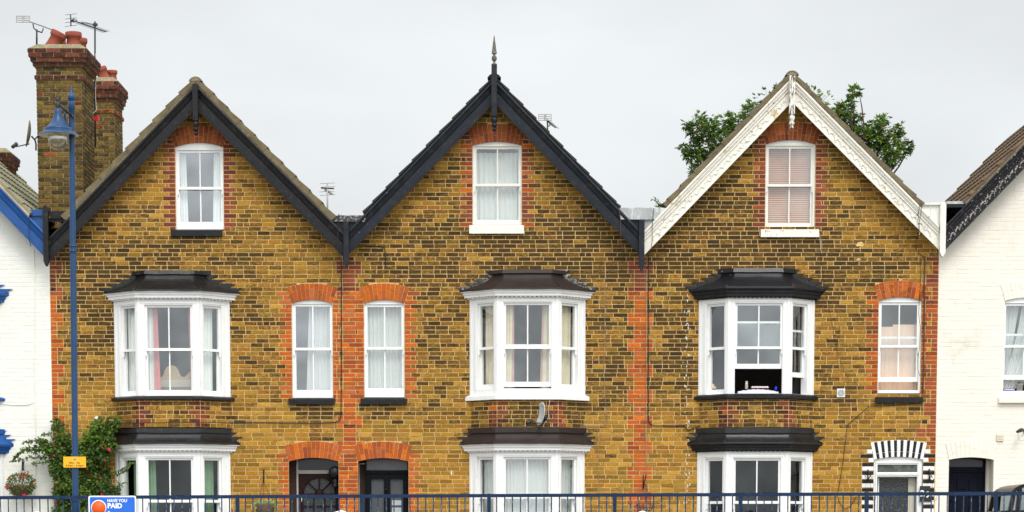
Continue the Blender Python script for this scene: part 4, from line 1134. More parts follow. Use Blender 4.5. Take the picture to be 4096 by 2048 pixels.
def door_d4():
    o = OPN['d4']['ar']; D = .42; px = lambda v: X(v, 1950, D); zz = lambda v: Z(v, D); m = M_NAVY; fm = MB()
    fm.box(px(3940), o.x1, D - .0, D + .1, 0, o.zc, M_WWALL)
    fm.box(o.x0, px(3940), D - .04, D + .06, zz(1880), zz(1868), m); fm.box(o.x0, px(3940), D - .02, D + .06, zz(1889), zz(1881), m); fm.box(px(3933), px(3940), D - .03, D + .06, 0, o.zc, m)
    fr = fm.build('door_frame', H4)
    g = MB(); g.box(o.x0, px(3940), D + .04, D + .05, zz(1868), o.zc, mat('dark_fanlight', (.02, .02, .03), .15, .3, 3)); g.build('fanlight', fr)
    d = MB(); d.box(o.x0, px(3933), D + .02, D + .06, 0, zz(1889), m)
    def panel(x0, x1, y0, y1, arch=0):
        n = 8; pts = [(px(x0), zz(y1)), (px(x1), zz(y1))] + [(px(x1 + (x0 - x1) * k / n), zz(y0) + arch * math.sin(math.pi * k / n) * .02 + (arch * .0)) for k in range(n + 1)]
        d.prism(pts, D + .004, D + .02, m); 
        c = [(a * .84 + (px(x0) + px(x1)) / 2 * .16, b * .88 + (zz(y0) + zz(y1)) / 2 * .12) for a, b in pts]; d.prism(c, D - .008, D + .004, m)
    panel(3793, 3813, 1916, 2005); panel(3827, 3862, 1911, 1957, 1); panel(3876, 3910, 1916, 1990, 1); panel(3827, 3862, 1975, 2080); panel(3793, 3813, 2014, 2080); panel(3876, 3910, 2014, 2080)
    d.build('door', H4)
door_d4()
# number plaque by the striped arch
pq = root('number_plaque', (X(3708, 1975), 0, Z(1975)), 'black slate house number plaque with white digits beside the zebra striped door', 'plaque')
mb = MB(); ya, yb = -.030, -.012
mb.prism([(X(3687.5), Z(2007)), (X(3732), Z(2007)), (X(3735), Z(2000)), (X(3735), Z(1994)), (X(3729), Z(1990)), (X(3729.5), Z(1944)), (X(3687.5), Z(1944))], ya, yb, mat('slate', (.022, .022, .024), .6, .3, 8)); mb.build('slate', pq)
def text(name, s, size, loc, m, parent, bold=.0, ext=.002, align='CENTER', xs=1.0, rx=math.pi / 2, rz=0):
    cu = bpy.data.curves.new(name, 'FONT'); cu.body = s; cu.size = size; cu.extrude = ext; cu.offset = bold; cu.align_x = align; cu.resolution_u = 3
    t = bpy.data.objects.new(name, cu); COL.objects.link(t); dg = bpy.context.evaluated_depsgraph_get(); dg.update()
    me = bpy.data.meshes.new_from_object(t.evaluated_get(dg)); bpy.data.objects.remove(t)
    M = Matrix.Translation(loc) @ Matrix.Rotation(rz, 4, 'Z') @ Matrix.Rotation(rx, 4, 'X') @ Matrix.Diagonal((xs, 1, 1, 1)); me.transform(M); me.materials.clear(); me.materials.append(m)
    o = bpy.data.objects.new(name, me); COL.objects.link(o); o.parent = parent; o.matrix_parent_inverse = Matrix.Translation(-parent.location); return o
text('number', '2', .15, (X(3698), ya - .003, Z(1985)), M_SIGNW, pq, .004, xs=1.1)
text('number', '9', .15, (X(3719), ya - .003, Z(1990)), M_SIGNW, pq, .004, xs=1.1)

# ------------------------------------------------------------------ chimneys
def chimney(house, px0, px1, y0, dep, ytop, ybase, crown, string, pots, label=None, zb=None):
    """brick stack with corbelled crown; px0..px1 face columns measured at row ybase"""
    mb = MB(); xa, xb = P(px0, 600, y0).x, P(px1, 600, y0).x; zt = Z(ytop, y0); z = Z(ybase, y0) if zb is None else zb
    n = int((zt - z) / HC); z0b = zt - n * HC
    for c in range(n):
        za = z0b + c * HC; zc = za + HC; fromtop = n - 1 - c
        o = crown.get(fromtop, 0.0); red = fromtop in crown; col = None
        if fromtop in string: o = .028
        x0, x1, ya, yb = xa - o, xb + o, y0 - o, y0 + dep + o
        mb.box(x0 + .004, x1 - .004, ya + .004, yb - .004, za, zc + (.001 if fromtop else 0), M_MORTD)
        for f, L in ((Fr((x0, ya), (1, 0)), x1 - x0), (Fr((x1, ya), (0, 1)), yb - ya), (Fr((x0, yb), (0, -1)), yb - ya), (Fr((x1, yb), (-1, 0)), x1 - x0)):
            l = .225; s = -(c % 2) * .1125
            while s < L - .01:
                a_, b_ = max(0, s), min(L, s + l)
                if L - b_ < .04: b_ = L
                if red or fromtop in string: colr = rcol([MARS[0], MARS[2], MARS[4]] if (fromtop in crown or string.get(fromtop) == 'm') else REDS, .50); colr = rcol(REDS, .5) if rnd.random() < .03 else colr
                else:
                    g_ = rnd.uniform(.8, 1.15); colr = (.185 * g_, .118 * g_, .030 * g_, max(.1, min(.7, .47 + rnd.gauss(0, .10))))
                    if rnd.random() < .02: colr = rcol(REDS, .45)
                # leave a gap at the dentil course
                if crown.get('dentil') == fromtop and (int((s + 10) / .1125) % 2): pass
                brick(mb, f, a_, b_, za, zc, colr, .006)
                if b_ >= L: break
                s += l
    # flaunching
    oo = crown.get(0, .08); e = oo - .0; h = .10; i_ = .02
    vs = [(xa - e, y0 - e, zt), (xb + e, y0 - e, zt), (xb + e, y0 + dep + e, zt), (xa - e, y0 + dep + e, zt), (xa + i_, y0 + .04, zt + h), (xb - i_, y0 + .04, zt + h), (xb - i_, y0 + dep - .04, zt + h), (xa + i_, y0 + dep - .04, zt + h)]
    mb.add(vs, [(4, 5, 6, 7), (0, 1, 5, 4), (1, 2, 6, 5), (2, 3, 7, 6), (3, 0, 4, 7)], M_STONE)
    ch = mb.build('chimney', house, **({'label': label} if label else {}))
    for (px, dy, r, hh, tilt) in pots:
        pm = MB(); yb = y0 + dy; bx = P(px, ytop, yb).x; ax = Vector((math.sin(R(tilt)), 0, math.cos(R(tilt))))
        base = Vector((bx, yb, zt + h * .45)); k = hh
        pm.lathe(base, [(r * 1.12, -.05), (r * 1.05, .0), (r * .88, k * .35), (r * .80, k * .66), (r * .84, k * .67), (r * .86, k * .72), (r * .98, k * .76), (r, k * .80), (r * 1.0, k * .95), (r * .96, k), (r * .78, k), (r * .7, k * .75), (r * .7, k * .5)], M_TERRA, 20, axis=ax)
        pm.build('chimney_pot', ch)
    return ch
CR = {0: .105, 1: .105, 2: .075, 3: .06, 4: .025}
CR1 = {0: .125, 1: .115, 2: .085, 3: .05}
chimney(H[0], 151, 331, 1.0, 1.25, 198, 900, CR1, {6: 'm'}, [(205, .35, .150, .36, 26), (295, .42, .150, .335, 0), (322, .95, .13, .33, 0), (236, .95, .13, .30, 0)], zb=Z(900, 0))
chimney(H[0], 300, 460, 5.2, 1.0, 328, 900, CR, {7: 'r'}, [(424, .3, .125, .30, -22), (449, .42, .105, .25, 0), (352, .4, .11, .28, 0)], zb=Z(900, 0))
chimney(H0, -160, 26, 4.6, .8, 612, 900, {0: .09, 1: .08, 2: .05, 3: .02}, {}, [], zb=Z(950, 0))

# ------------------------------------------------------------------ aerials, dishes, cables
def tubes(mb, lst, m):
    for pts, r in lst: mb.tube(pts, r, m, 6)
def aerial(mast, label, y, m=M_IRON, clamp=None):
    r = root('tv_aerial', P(mast[0][0], mast[0][1], y), label, 'aerial'); mb = MB(); mb.tube([P(a, b, y) for a, b in mast], .017, m); mb.build('mast', r); return r
# aerial with a reflector plate above the leaning pot
y = 1.6; r = aerial([(147, 180), (147, 118)], 'rooftop aerial with a slotted reflector plate left of the leaning chimney pot', y)
mb = MB(); mb.tube([P(118, 87, y), P(170, 105, y + .3), P(222, 125, y + .6)], .009, M_IRON); mb.tube([P(132, 95, y), P(135, 112, y), P(147, 124, y), P(168, 130, y + .2), P(173, 114, y + .3)], .012, M_IRON)
for k in range(22):
    t = k / 21; a = P(120 + 100 * t, 88 + 36 * t, y + .6 * t); mb.tube([a + Vector((-.07, -.03, .02)), a + Vector((.07, .03, -.02))], .003, M_ALU, 4)
mb.build('boom', r)
def plate(x0, x1, y0, y1, y, m, par):
    mb = MB(); a, b = P(x0, y0, y), P(x1, y1, y); w_ = b.x - a.x; h_ = a.z - b.z; d = .02
    for t in (0, .31, .62, .93): mb.box(a.x, b.x, y, y + d, a.z - h_ * t - h_ * .09, a.z - h_ * t, m)
    for t in (0, .42, .96): mb.box(a.x + w_ * t, a.x + w_ * t + w_ * (.04 if t != .42 else .18), y - .002, y + d + .002, b.z, a.z - .001, m)
    mb.build('reflector', par)
plate(64, 119, 63, 89, y - .05, M_ALU, r)
# tall mast with yagi right of the chimney
y = 2.5; r = aerial([(381, 590), (380, 400), (380, 86)], 'tall rooftop mast with a long horizontal yagi aerial and a red clip', y)
mb = MB(); A, B = P(286, 80, y - .3), P(424, 127, y + .5); mb.tube([A, B], .010, M_IRON); mb.tube([P(318, 92, y - .1), P(345, 91, y), P(380, 100, y)], .008, M_IRON); mb.box(P(372, 96, y).x, P(390, 96, y).x, y - .03, y + .03, P(380, 103, y).z, P(380, 94, y).z, M_IRON)
for k in range(20):
    t = .2 + .8 * k / 19; a = A + (B - A) * t; mb.tube([a + Vector((-.07, -.02, -.02)), a + Vector((.07, .02, .02))], .003, M_IRON, 4)
mb.build('boom', r)
mb = MB(); mb.tube([P(282, 58, y - .3), P(284, 105, y - .3)], .012, M_IRON)
for i, yy in enumerate((60, 76, 91, 106)): mb.tube([P(260, yy, y - .3), P(307, yy - 5, y - .3)], .004, M_IRON, 4)
mb.tube([P(283, 84, y - .3), P(296, 76, y - .3), P(308, 80, y - .3), P(296, 88, y - .3), P(283, 84, y - .3)], .012, M_IRON, 5); mb.build('reflector', r)
mb = MB(); mb.box(P(377, 470, y).x, P(396, 470, y).x, y - .04, y + .03, P(380, 484, y).z, P(380, 466, y).z, M_REDP); mb.build('clip', r)
mb = MB(); mb.tube([P(382, v, y - .03) + Vector((.012 * math.sin(v * .03) + (.01 if v > 300 else 0), 0, 0)) for v in range(215, 450, 15)] + [P(372, 455, y - .05)], .007, M_CABLEW, 5); mb.build('cable', r)
# aerials over the valleys
y = 6.5; r = aerial([(1311, 900), (1309, 734)], 'thin pole aerial with crossed bars above the valley between the two black gables', y, M_ALU)
mb = MB()
for (x0, x1, yy) in ((1279, 1340, 733), (1282, 1340, 747), (1277, 1338, 766), (1280, 1340, 780)): mb.tube([P(x0, yy + 1.5, y), P(x1, yy - 1.5, y)], .0055, M_ALU, 4)
mb.tube([P(1285, 752, y - .1), P(1335, 754, y + .1)], .016, M_IRON); mb.tube([P(1300, 758, y), P(1328, 777, y + .4)], .012, M_IRON)
for k in range(6): 
    a = P(1303 + 5 * k, 760 + 3.5 * k, y + .07 * k); mb.tube([a - Vector((.06, 0, 0)), a + Vector((.06, 0, 0))], .004, M_ALU, 4)
mb.build('elements', r)
y = 4.5; r = aerial([(2190, 620), (2190, 478)], 'aerial with a slotted plate rising behind the right slope of the middle gable', y)
plate(2153, 2207, 456, 482, y - .05, M_ALU, r)
mb = MB(); A, B = P(2192, 484, y), P(2222, 511, y + 1.2); mb.tube([A, B], .012, M_IRON); mb.tube([P(2190, 505, y), P(2200, 503, y), P(2198, 488, y)], .012, M_IRON)
for k in range(12):
    a = A + (B - A) * k / 11; mb.tube([a + Vector((-.07, 0, .03)), a + Vector((.08, 0, -.02))], .003, M_ALU, 4)
mb.build('boom', r)
def dish(label, c, y, rw, rh, yaw, m, arm, lnb, mount, mk, lm=M_IRON):
    C = P(c[0], c[1], y); r = root('satellite_dish', C, label, 'satellite dish'); mb = MB(); n = 28; rings = 5; ax = Vector((math.sin(yaw), -math.cos(yaw), .15)).normalized()
    a = Vector((0, 0, 1)).cross(ax).normalized(); b = ax.cross(a); vs = []
    for k in range(rings + 1):
        q = k / rings
        for j in range(n):
            t = 2 * math.pi * j / n; vs.append(C + a * (math.cos(t) * rh * .92 * q) + b * (math.sin(t) * rh * q) + ax * (.045 * q * q - .02))
    o = len(vs); vs += [v - ax * .012 for v in vs]
    fs = []
    for base, rv in ((0, False), (o, True)):
        for k in range(rings):
            for j in range(n):
                f = (base + k * n + j, base + k * n + (j + 1) % n, base + (k + 1) * n + (j + 1) % n, base + (k + 1) * n + j); fs.append(f[::-1] if rv else f)
    fs += [(rings * n + j, rings * n + (j + 1) % n, o + rings * n + (j + 1) % n, o + rings * n + j) for j in range(n)]
    mb.add(vs, fs, m, True); mb.build('reflector', r)
    mb = MB(); L = P(*lnb, y - .25); mb.tube([C - ax * .03 - b * rh * .75, L + Vector((.03, 0, -.02))], .011, lm); mb.build('arm', r)
    mb = MB(); mb.lathe(L, [(.0, -.06), (.032, -.058), (.034, .0), (.026, .02), (.036, .035), (.036, .06), (0, .065)], lm, 12, axis=(C - L).normalized()); mb.build('receiver', r)
    mb = MB(); tubes(mb, [([P(px, py, yy) for px, py, yy in pp], rr) for pp, rr in mount], mk); mb.build('bracket', r)
    return r
dish('rusty satellite dish seen edge-on, bracketed off the tall chimney', (116, 535), .75, .0, .235, R(-80), M_DISHB, 0, (58, 582), [([(126, 545, .75), (140, 560, .8), (144, 576, .85), (144, 602, .85)], .015), ([(140, 560, .8), (141, 556, .85), (150, 545, .95), (156, 544, 1.0)], .013)], M_IRON)
dish('grey satellite dish facing left on the lower bay roof of the middle house', (2165, 1656), -.55, .0, .205, R(-68), M_DISH, 0, (2116, 1688), [([(2172, 1660, -.5), (2188, 1668, -.47), (2192, 1655, -.46)], .014), ([(2178, 1664, -.5), (2186, 1682, -.49)], .022)], M_IRON)
def cable(label, pts, y, rad=.006, m=M_CABLE):
    L = [P(*p, y if len(p) == 2 else p[2]) if False else P(p[0], p[1], y) for p in pts]
    L2 = []
    for a, b in zip(L, L[1:]):
        n = max(1, int((b - a).length / .15))
        for k in range(n): 
            v = a + (b - a) * k / n; L2.append(v + Vector((rnd.uniform(-.003, .003), 0, rnd.uniform(-.003, .003))))
    L2.append(L[-1]); mb = MB(); mb.tube(L2, rad, m, 5); o = mb.build('cable', None); return tag(o, label, 'cable')
cable('black cable dropping beside the first pier and turning left under the upper windows', [(1366, 1040), (1366.5, 1200), (1366, 1420), (1364, 1660), (1359, 1680), (1340, 1689), (1240, 1693), (1100, 1690), (925, 1691)], -.022, .008)
cable('black cable slung over the roof corner left of the first valley post', [(1357, 857), (1353, 862), (1352, 900), (1352, 1000), (1354, 1016), (1366, 1040)], -.40, .008)
cable('black cable looped in two corners on the brickwork below the middle gable', [(1457, 975), (1458, 984), (1470, 986), (1525, 985), (1538, 990), (1541, 1010), (1543, 1068)], -.02, .008)
cable('black cable down the second pier that turns right towards the bay roof', [(2593, 1010), (2593.5, 1300), (2593, 1680), (2600, 1695), (2615, 1703), (2700, 1703), (2735, 1703), (2752, 1720), (2775, 1712), (2800, 1704), (2830, 1705), (2838, 1712)], -.024, .008)
cable('thin grey cable down the second pier between the brick bonds', [(2577, 1075), (2584, 1200), (2586, 1500), (2583, 1700), (2584, 1990)], -.020, .0042, M_CABLEG)
cable('thin grey cable wandering down the wall right of the middle upper bay', [(2404, 1078), (2420, 1095), (2418, 1200), (2420, 1330), (2415, 1480), (2421, 1600), (2429, 1680), (2420, 1706), (2340, 1703), (2286, 1706)], -.020, .0048, M_CABLEG)
cable('thin grey cable from the lower bay flashing down to the railing in the middle', [(2300, 1709), (2375, 1708), (2388, 1716), (2393, 1745), (2392, 1980)], -.04, .0045, M_CABLEG)
cable('rust brown cable crossing the right slope of the blue-black bargeboard', [(2475, 838), (2482, 880), (2484, 960), (2490, 1000)], -.40, .0055, mat('rust_cable', (.10, .045, .03), .6, .2, 9))
cable('rust brown cable turning left on the bricks below the blue-black bargeboard', [(2490, 1000), (2491, 1050), (2488, 1075), (2478, 1085), (2425, 1087)], -.02, .0055, mat('rust_cable', (.10, .045, .03), .6, .2, 9))
cable('black cable crossing the left end of the white bargeboard', [(2615, 833), (2609, 900), (2608, 960), (2605, 1000), (2596, 1015)], -.40, .006)
cable('thick brown cable down beside the arched window of the striped-door house', [(3699, 1026), (3698, 1150), (3697, 1350), (3694, 1500), (3693, 1573)], -.03, .012, mat('brown_pipe', (.06, .042, .035), .5, .3, 9))
cable('thin black cable looping across the edge of the arched window near the cream house', [(3683, 1030), (3683, 1130), (3676, 1200), (3674, 1260), (3682, 1310), (3678, 1390), (3670, 1440), (3672, 1480), (3680, 1505)], -.035, .004)
cable('black cable sagging from the far window sill down past the extractor vent', [(3690, 1611), (3600, 1619), (3520, 1624), (3478, 1625), (3440, 1655), (3388, 1701), (3382, 1770), (3370, 1860), (3357, 1940), (3350, 1980), (3358, 2010), (3372, 2030), (3385, 2035), (3405, 2022), (3425, 1985)], -.024, .006)
cable('faint black cable running down the wall right of the open upper bay', [(3280, 1000), (3290, 1080), (3305, 1180), (3330, 1300), (3352, 1420), (3385, 1500), (3400, 1525)], -.020, .0028)
cable('bundle of dark wires hanging over the right end of the white bargeboard', [(3680, 812), (3673, 850), (3672, 900), (3676, 930)], -.40, .005)
cable('second dark wire hanging beside the bundle on the white bargeboard', [(3687, 812), (3684, 850), (3678, 880), (3677, 935)], -.405, .005)
cable('black wire dropping from the white bargeboard to the brown pipe', [(3676, 930), (3668, 960), (3662, 990), (3676, 1015), (3697, 1030)], -.03, .005)
cable('white wire arcing over the white bargeboard by the cream house', [(3720, 812), (3722, 850), (3718, 875), (3700, 900), (3685, 915), (3676, 940)], -.40, .005, M_CABLEW)
cable('black cable draped down the bright blue bargeboard', [(130, 845), (118, 860), (115, 900), (116, 960), (124, 985)], -.40, .007)
cable('off-white conduit running down the white end house wall', [(133, 1000), (139, 1100), (140, 1250), (138, 1450), (141, 1600), (143, 1700), (141, 1990)], -.012, .010, M_WWALL2)
cable('off-white wire sagging across the white end house wall', [(-20, 1612), (60, 1620), (110, 1618), (132, 1612)], -.012, .006, M_WWALL2)
cable('thin wire dangling from the white window sill of the ornamental gable', [(3272, 915), (3279, 940), (3281, 975), (3283, 1000), (3288, 1014)], -.03, .0035, M_CABLEW)
cable('white cable rising from the dish to the middle bay sill', [(2200, 1602), (2195, 1630), (2194, 1670), (2180, 1690), (2172, 1709)], -.50, .0045, M_CABLEW)
cable('black cable crossing the brick apron of the first bay', [(925, 1691), (800, 1690), (660, 1691), (560, 1692), (470, 1694)], -.475, .007)

# extractor vents
v = root('extractor_vent', P(3364, 1572, 0), 'round white extractor fan grille on the brick wall right of the open bay', 'vent')
mb = MB(); c = P(3363, 1572); hw = .072
mb.box(c.x - hw, c.x + hw, -.035, 0, c.z - .075, c.z + .075, M_WOLD); mb.build('housing', v)
mb = MB()
for rr in (.058, .042, .026, .012): mb.tube([(c.x + math.cos(t) * rr, -.038, c.z + math.sin(t) * rr) for t in [2 * math.pi * k / 20 for k in range(21)]], .0045, M_WHITE, 5, cap=False)
mb.lathe((c.x, -.0355, c.z), [(.064, 0), (0, .0005)], M_IRON, 20, axis=(0, -1, 0)); mb.build('grille', v)
v = root('louvre_vent', P(3999, 1750, 0), 'cream plastic louvred vent above the navy door', 'vent')
mb = MB(); c = P(3999, 1750); mb.box(c.x - .064, c.x + .064, -.02, 0, c.z - .068, c.z + .068, M_CREAMV); mb.build('frame', v)
mb = MB()
for k in range(4):
    z = c.z - .058 + k * .03; mb.add([(c.x - .055, -.034, z), (c.x + .055, -.034, z), (c.x + .055, -.021, z + .027), (c.x - .055, -.021, z + .027)], [(0, 1, 2, 3)], M_CREAMV)
mb.build('slats', v)
# security light on the cream wall
v = root('security_light', P(4090, 1726, 0), 'small dark grey spotlight fixed to the cream wall at the right edge', 'lamp')
mb = MB(); L = P(4069, 1727, -.28); B = P(4093, 1717, -.1); mb.lathe(L, [(0, 0), (.024, .002), (.026, .05), (.034, .08), (.036, .16), (.03, .19), (0, .2)], M_IRON, 12, axis=(B - L).normalized()); mb.build('lamp_head', v)
mb = MB(); mb.tube([B, P(4096, 1728, -.05), P(4098, 1732, 0)], .014, M_IRON); mb.build('bracket', v)
mb = MB(); mb.tube([P(4072, 1730, -.25), P(4073, 1755, -.2), P(4085, 1765, -.12), P(4098, 1758, -.03)], .003, M_CABLEG, 4); mb.build('wire', v)

# ------------------------------------------------------------------ setting
def struct(mb, name): o = mb.build(name); o['kind'] = 'structure'; return o
mb = MB(); mb.add([(-900, -900, -.02), (900, -900, -.02), (900, 900, -.02), (-900, 900, -.02)], [(0, 1, 2, 3)], mat('earth', (.16, .15, .12), .95, .2, .3)); struct(mb, 'ground')
mb = MB(); mb.add([(-60, -12.0, -.012), (60, -12.0, -.012), (60, -4.2, -.012), (-60, -4.2, -.012)], [(0, 1, 2, 3)], M_ASPH); struct(mb, 'road')
mb = MB(); mb.box(-60, 60, -4.2, -2.2, -.02, .10, M_PAVE); struct(mb, 'pavement')
mb = MB(); mb.box(-60, 60, -16.5, -12.0, -.02, .45, M_PAVE); struct(mb, 'raised_walkway')

# ------------------------------------------------------------------ railings
RY = lambda px: -13.0 - 1.0 * (px + 60) / 4310.
def rtop(px): return P(px, 1984 - 17.2 * px / 4096., RY(px))
posts = [-61, 443, 949.5, 1450, 1956, 2459, 2962.5, 3467, 3984, 4500]
where = ['in front of the hanging basket and the lamp post', 'under the parking notice and the first bay', 'in front of the maroon door', 'left of the middle bay', 'in front of the middle bay', 'in front of the second pier', 'below the striped-door house bay', 'in front of the zebra striped door', 'at the right edge in front of the dark car']
for i in range(9):
    A, B = rtop(posts[i]), rtop(posts[i + 1]); d = (B - A); L = d.length
    r = root('railing_panel', (B.x, B.y, .45), 'blue painted railing panel ' + where[i], 'railing', 'blue railing panels along the walkway')
    dn = d.normalized(); mb = MB(); hgt = .042; dep = .05
    def prism(a, b, z0a, z1a, z0b, z1b, dy, m, mb):
        vs = [(a.x, a.y - dy, z0a), (b.x, b.y - dy, z0b), (b.x, b.y + dy, z0b), (a.x, a.y + dy, z0a), (a.x, a.y - dy, z1a), (b.x, b.y - dy, z1b), (b.x, b.y + dy, z1b), (a.x, a.y + dy, z1a)]
        mb.add(vs, [(0, 3, 2, 1), (4, 5, 6, 7), (0, 1, 5, 4), (1, 2, 6, 5), (2, 3, 7, 6), (3, 0, 4, 7)], m)
    a = A + dn * .024; b = B - dn * .024
    prism(a, b, a.z - hgt, a.z, b.z - hgt, b.z, dep / 2, M_RBLUE, mb); mb.build('top_rail', r)
    mb = MB(); prism(a, b, .55, .59, .55, .59, .02, M_RBLUE, mb); mb.build('bottom_rail', r)
    mb = MB(); mb.box(B.x - .023, B.x + .023, B.y - .03, B.y + .03, .45, B.z + .004, M_RBLUE); mb.build('post', r)
    if i == 0: mb = MB(); mb.box(A.x - .023, A.x + .023, A.y - .03, A.y + .03, .45, A.z + .004, M_RBLUE); mb.build('post', r)
    for k in range(1, 16):
        c = A + d * (k / 16.) + dn * rnd.uniform(-.003, .003)
        mb = MB(); mb.tube([(c.x, c.y, .589), (c.x + rnd.uniform(-.002, .002), c.y, c.z - hgt + .002)], .0075, M_RBALU, 8, cap=False) if False else mb.tube([(c.x, c.y, .589), (c.x, c.y, c.z - hgt + .002)], .0078, mat('worn_blue_bar', (.007, .028, .08), .4, .3, 14, c2=(.17, .33, .48), thr=.60, soft=.06, stretch=(3, 3, .6)), 8, cap=False)
        mb.build('baluster', r)

# parking notice on the railing
sy = RY(450) - .05
C = P(449, 2060, sy); sg = root('parking_sign', C, 'blue sign with an orange disc reading HAVE YOU PAID, mounted on the railing', 'sign')
def rrect(x0, x1, z0, z1, r, n=6):
    pts = []
    for cx, cz, a0 in ((x1 - r, z1 - r, 0), (x0 + r, z1 - r, 90), (x0 + r, z0 + r, 180), (x1 - r, z0 + r, 270)):
        for k in range(n + 1): t = R(a0 + 90 * k / n); pts.append((cx + math.cos(t) * r, cz + math.sin(t) * r))
    return pts
xa, xb, zt = P(353.5, 1990, sy).x, P(544.5, 1990, sy).x, P(450, 1983, sy).z; zb = zt - .75
mb = MB(); mb.prism(rrect(xa, xb, zb, zt, .025)[::-1], sy - .004, sy + .012, M_SIGNW); mb.build('border', sg)
mb = MB(); mb.prism(rrect(xa + .017, xb - .017, zb + .017, zt - .017, .018)[::-1], sy - .006, sy - .003, M_SIGNB); mb.build('panel', sg)
mb = MB(); c = P(395, 2031, sy); mb.lathe((c.x, sy - .0065, c.z), [(.098, 0), (.098, .001), (0, .0012)], M_SIGNW, 40, axis=(0, -1, 0)); mb.build('disc_border', sg)
mb = MB(); mb.lathe((c.x, sy - .008, c.z), [(.088, 0), (.088, .001), (0, .0012)], M_ORANGE, 40, axis=(0, -1, 0)); mb.build('disc', sg)
mb = MB()
lx = P(429.5, 2000, sy).x
text('lettering', 'HAVE YOU', .052, (lx, sy - .007, P(430, 2008, sy).z), M_SIGNW, sg, .0016, .0008, 'LEFT', xs=.98)
text('lettering', 'PAID', .084, (lx, sy - .007, P(430, 2032, sy).z), M_SIGNW, sg, .0035, .0008, 'LEFT', xs=1.02)
text('lettering', '&', .06, (lx, sy - .007, P(430, 2058, sy).z), M_SIGNW, sg, .0025, .0008, 'LEFT')

# ------------------------------------------------------------------ lamp post
LY = -12.9
lp = root('street_lamp', P(302, 2300, LY), 'blue lamp post with a bell shaped hood and clear glass bowl', 'street lamp')
lp.location.z = .45
def lp_x(py): return 286 + (py - 380) * 16 / 1620.
mb = MB()
def sh(py, r): p = P(lp_x(py), py, LY); return p, r
pts = [sh(v, r) for v, r in ((2010, .0400), (1660, .0395), (1020, .0392), (1018, .0392), (1000, .0385), (640, .0385), (500, .037), (438, .037), (436, .042), (409, .0425), (407, .040))]
base = P(lp_x(2010), 2010, LY)
mb.tube([(base.x, LY, .45)] + [p for p, r in pts], [.045] + [r for p, r in pts], M_LBLUE, 20); mb.build('shaft', lp)
mb = MB()
for v, r in ((984, .049), (1003, .052), (1009, .047)): 
    p = P(lp_x(v), v, LY); mb.lathe((p.x, LY, p.z), [(.036, -.014), (r, -.010), (r, .006), (.036, .012)], M_LBLUE, 20)
mb.build('collar', lp)
mb = MB(); p = P(lp_x(2000), 2000, LY); mb.lathe((p.x, LY, p.z), [(.052, -1.1), (.058, -.2), (.058, -.03), (.066, -.02), (.068, .01), (.06, .03), (.045, .045)], M_LBLUE, 16, smooth=False); mb.build('base', lp)
mb = MB(); p = P(286, 407, LY); k = 1 / 321.
mb.lathe((p.x, LY, p.z), [(.038, 0), (.03, .006), (.034, .012), (.047, .03), (.052, .055), (.047, .08), (.03, .098), (.024, .104), (.020, .11), (.012, .16), (.002, .20), (0, .202)], M_LBLUE, 20); mb.build('finial', lp)
# bracket arm
ly2 = LY - .1
ar_ = root('x', (0, 0, 0), '', ''); bpy.data.objects.remove(ar_)
mb = MB(); mb.tube([P(291, 466, LY - .03), P(262, 440, LY - .06), P(241, 420, ly2)], .019, M_IRON, 10); mb.tube([P(286, 466, LY - .04), P(291, 466, LY - .03)], .026, M_IRON, 10)
mb.tube([P(262, 448, LY), P(258, 470, LY), P(266, 500, LY), P(281, 540, LY), P(286, 590, LY)], .014, M_LBLUE, 8)
mb.tube([P(279, 545, LY), P(283, 600, LY), P(284, 630, LY), P(290, 632, LY), P(292, 615, LY), P(286, 604, LY)], .011, M_LBLUE, 8)
mb.build('arm', lp)
mb = MB(); p = P(231, 438, ly2)
mb.lathe(p, [(.018, -.03), (.03, -.02), (.03, 0), (.022, .01), (.03, .035), (.034, .06), (.026, .085), (.016, .10), (.024, .112), (.026, .125), (.014, .14), (.01, .16), (.003, .18), (0, .185)], M_IRON, 16); mb.build('arm_knuckle', lp)
mb = MB(); p = P(233, 530, ly2); f = 1 / 322.
def lpz(py): return (530 - py) * f
mb.lathe(p, [(.04, lpz(438)), (.047, lpz(441)), (.049, lpz(452)), (.062, lpz(470)), (.085, lpz(487)), (.115, lpz(500)), (.150, lpz(509)), (.168, lpz(512)), (.172, lpz(520)), (.168, lpz(523)), (.175, lpz(525)), (.20, lpz(529)), (.235, lpz(534)), (.250, lpz(539)), (.252, lpz(541))], M_LBLUE, 36); mb.build('hood', lp)
mb = MB(); mb.lathe(p, [(.250, lpz(541.5)), (.22, lpz(537.5)), (.15, lpz(532)), (.0, lpz(531))], M_LAMPIN, 36); mb.build('reflector', lp)
mb = MB(); mb.lathe(p, [(.125, lpz(536)), (.128, lpz(545)), (.128, lpz(562)), (.120, lpz(575)), (.098, lpz(588)), (.06, lpz(596)), (.02, lpz(599)), (0, lpz(599.5))], M_GLASSC, 32)
mb.lathe(p, [(.121, lpz(537)), (.124, lpz(545)), (.124, lpz(561)), (.116, lpz(573)), (.094, lpz(585)), (.057, lpz(593)), (0, lpz(596))], M_GLASSC, 32); mb.build('bowl', lp)
mb = MB(); mb.lathe(p, [(.03, lpz(533)), (.03, lpz(541)), (.022, lpz(545)), (.02, lpz(560)), (0, lpz(564))], M_LAMPIN, 12); mb.build('lamp_bulb', lp)
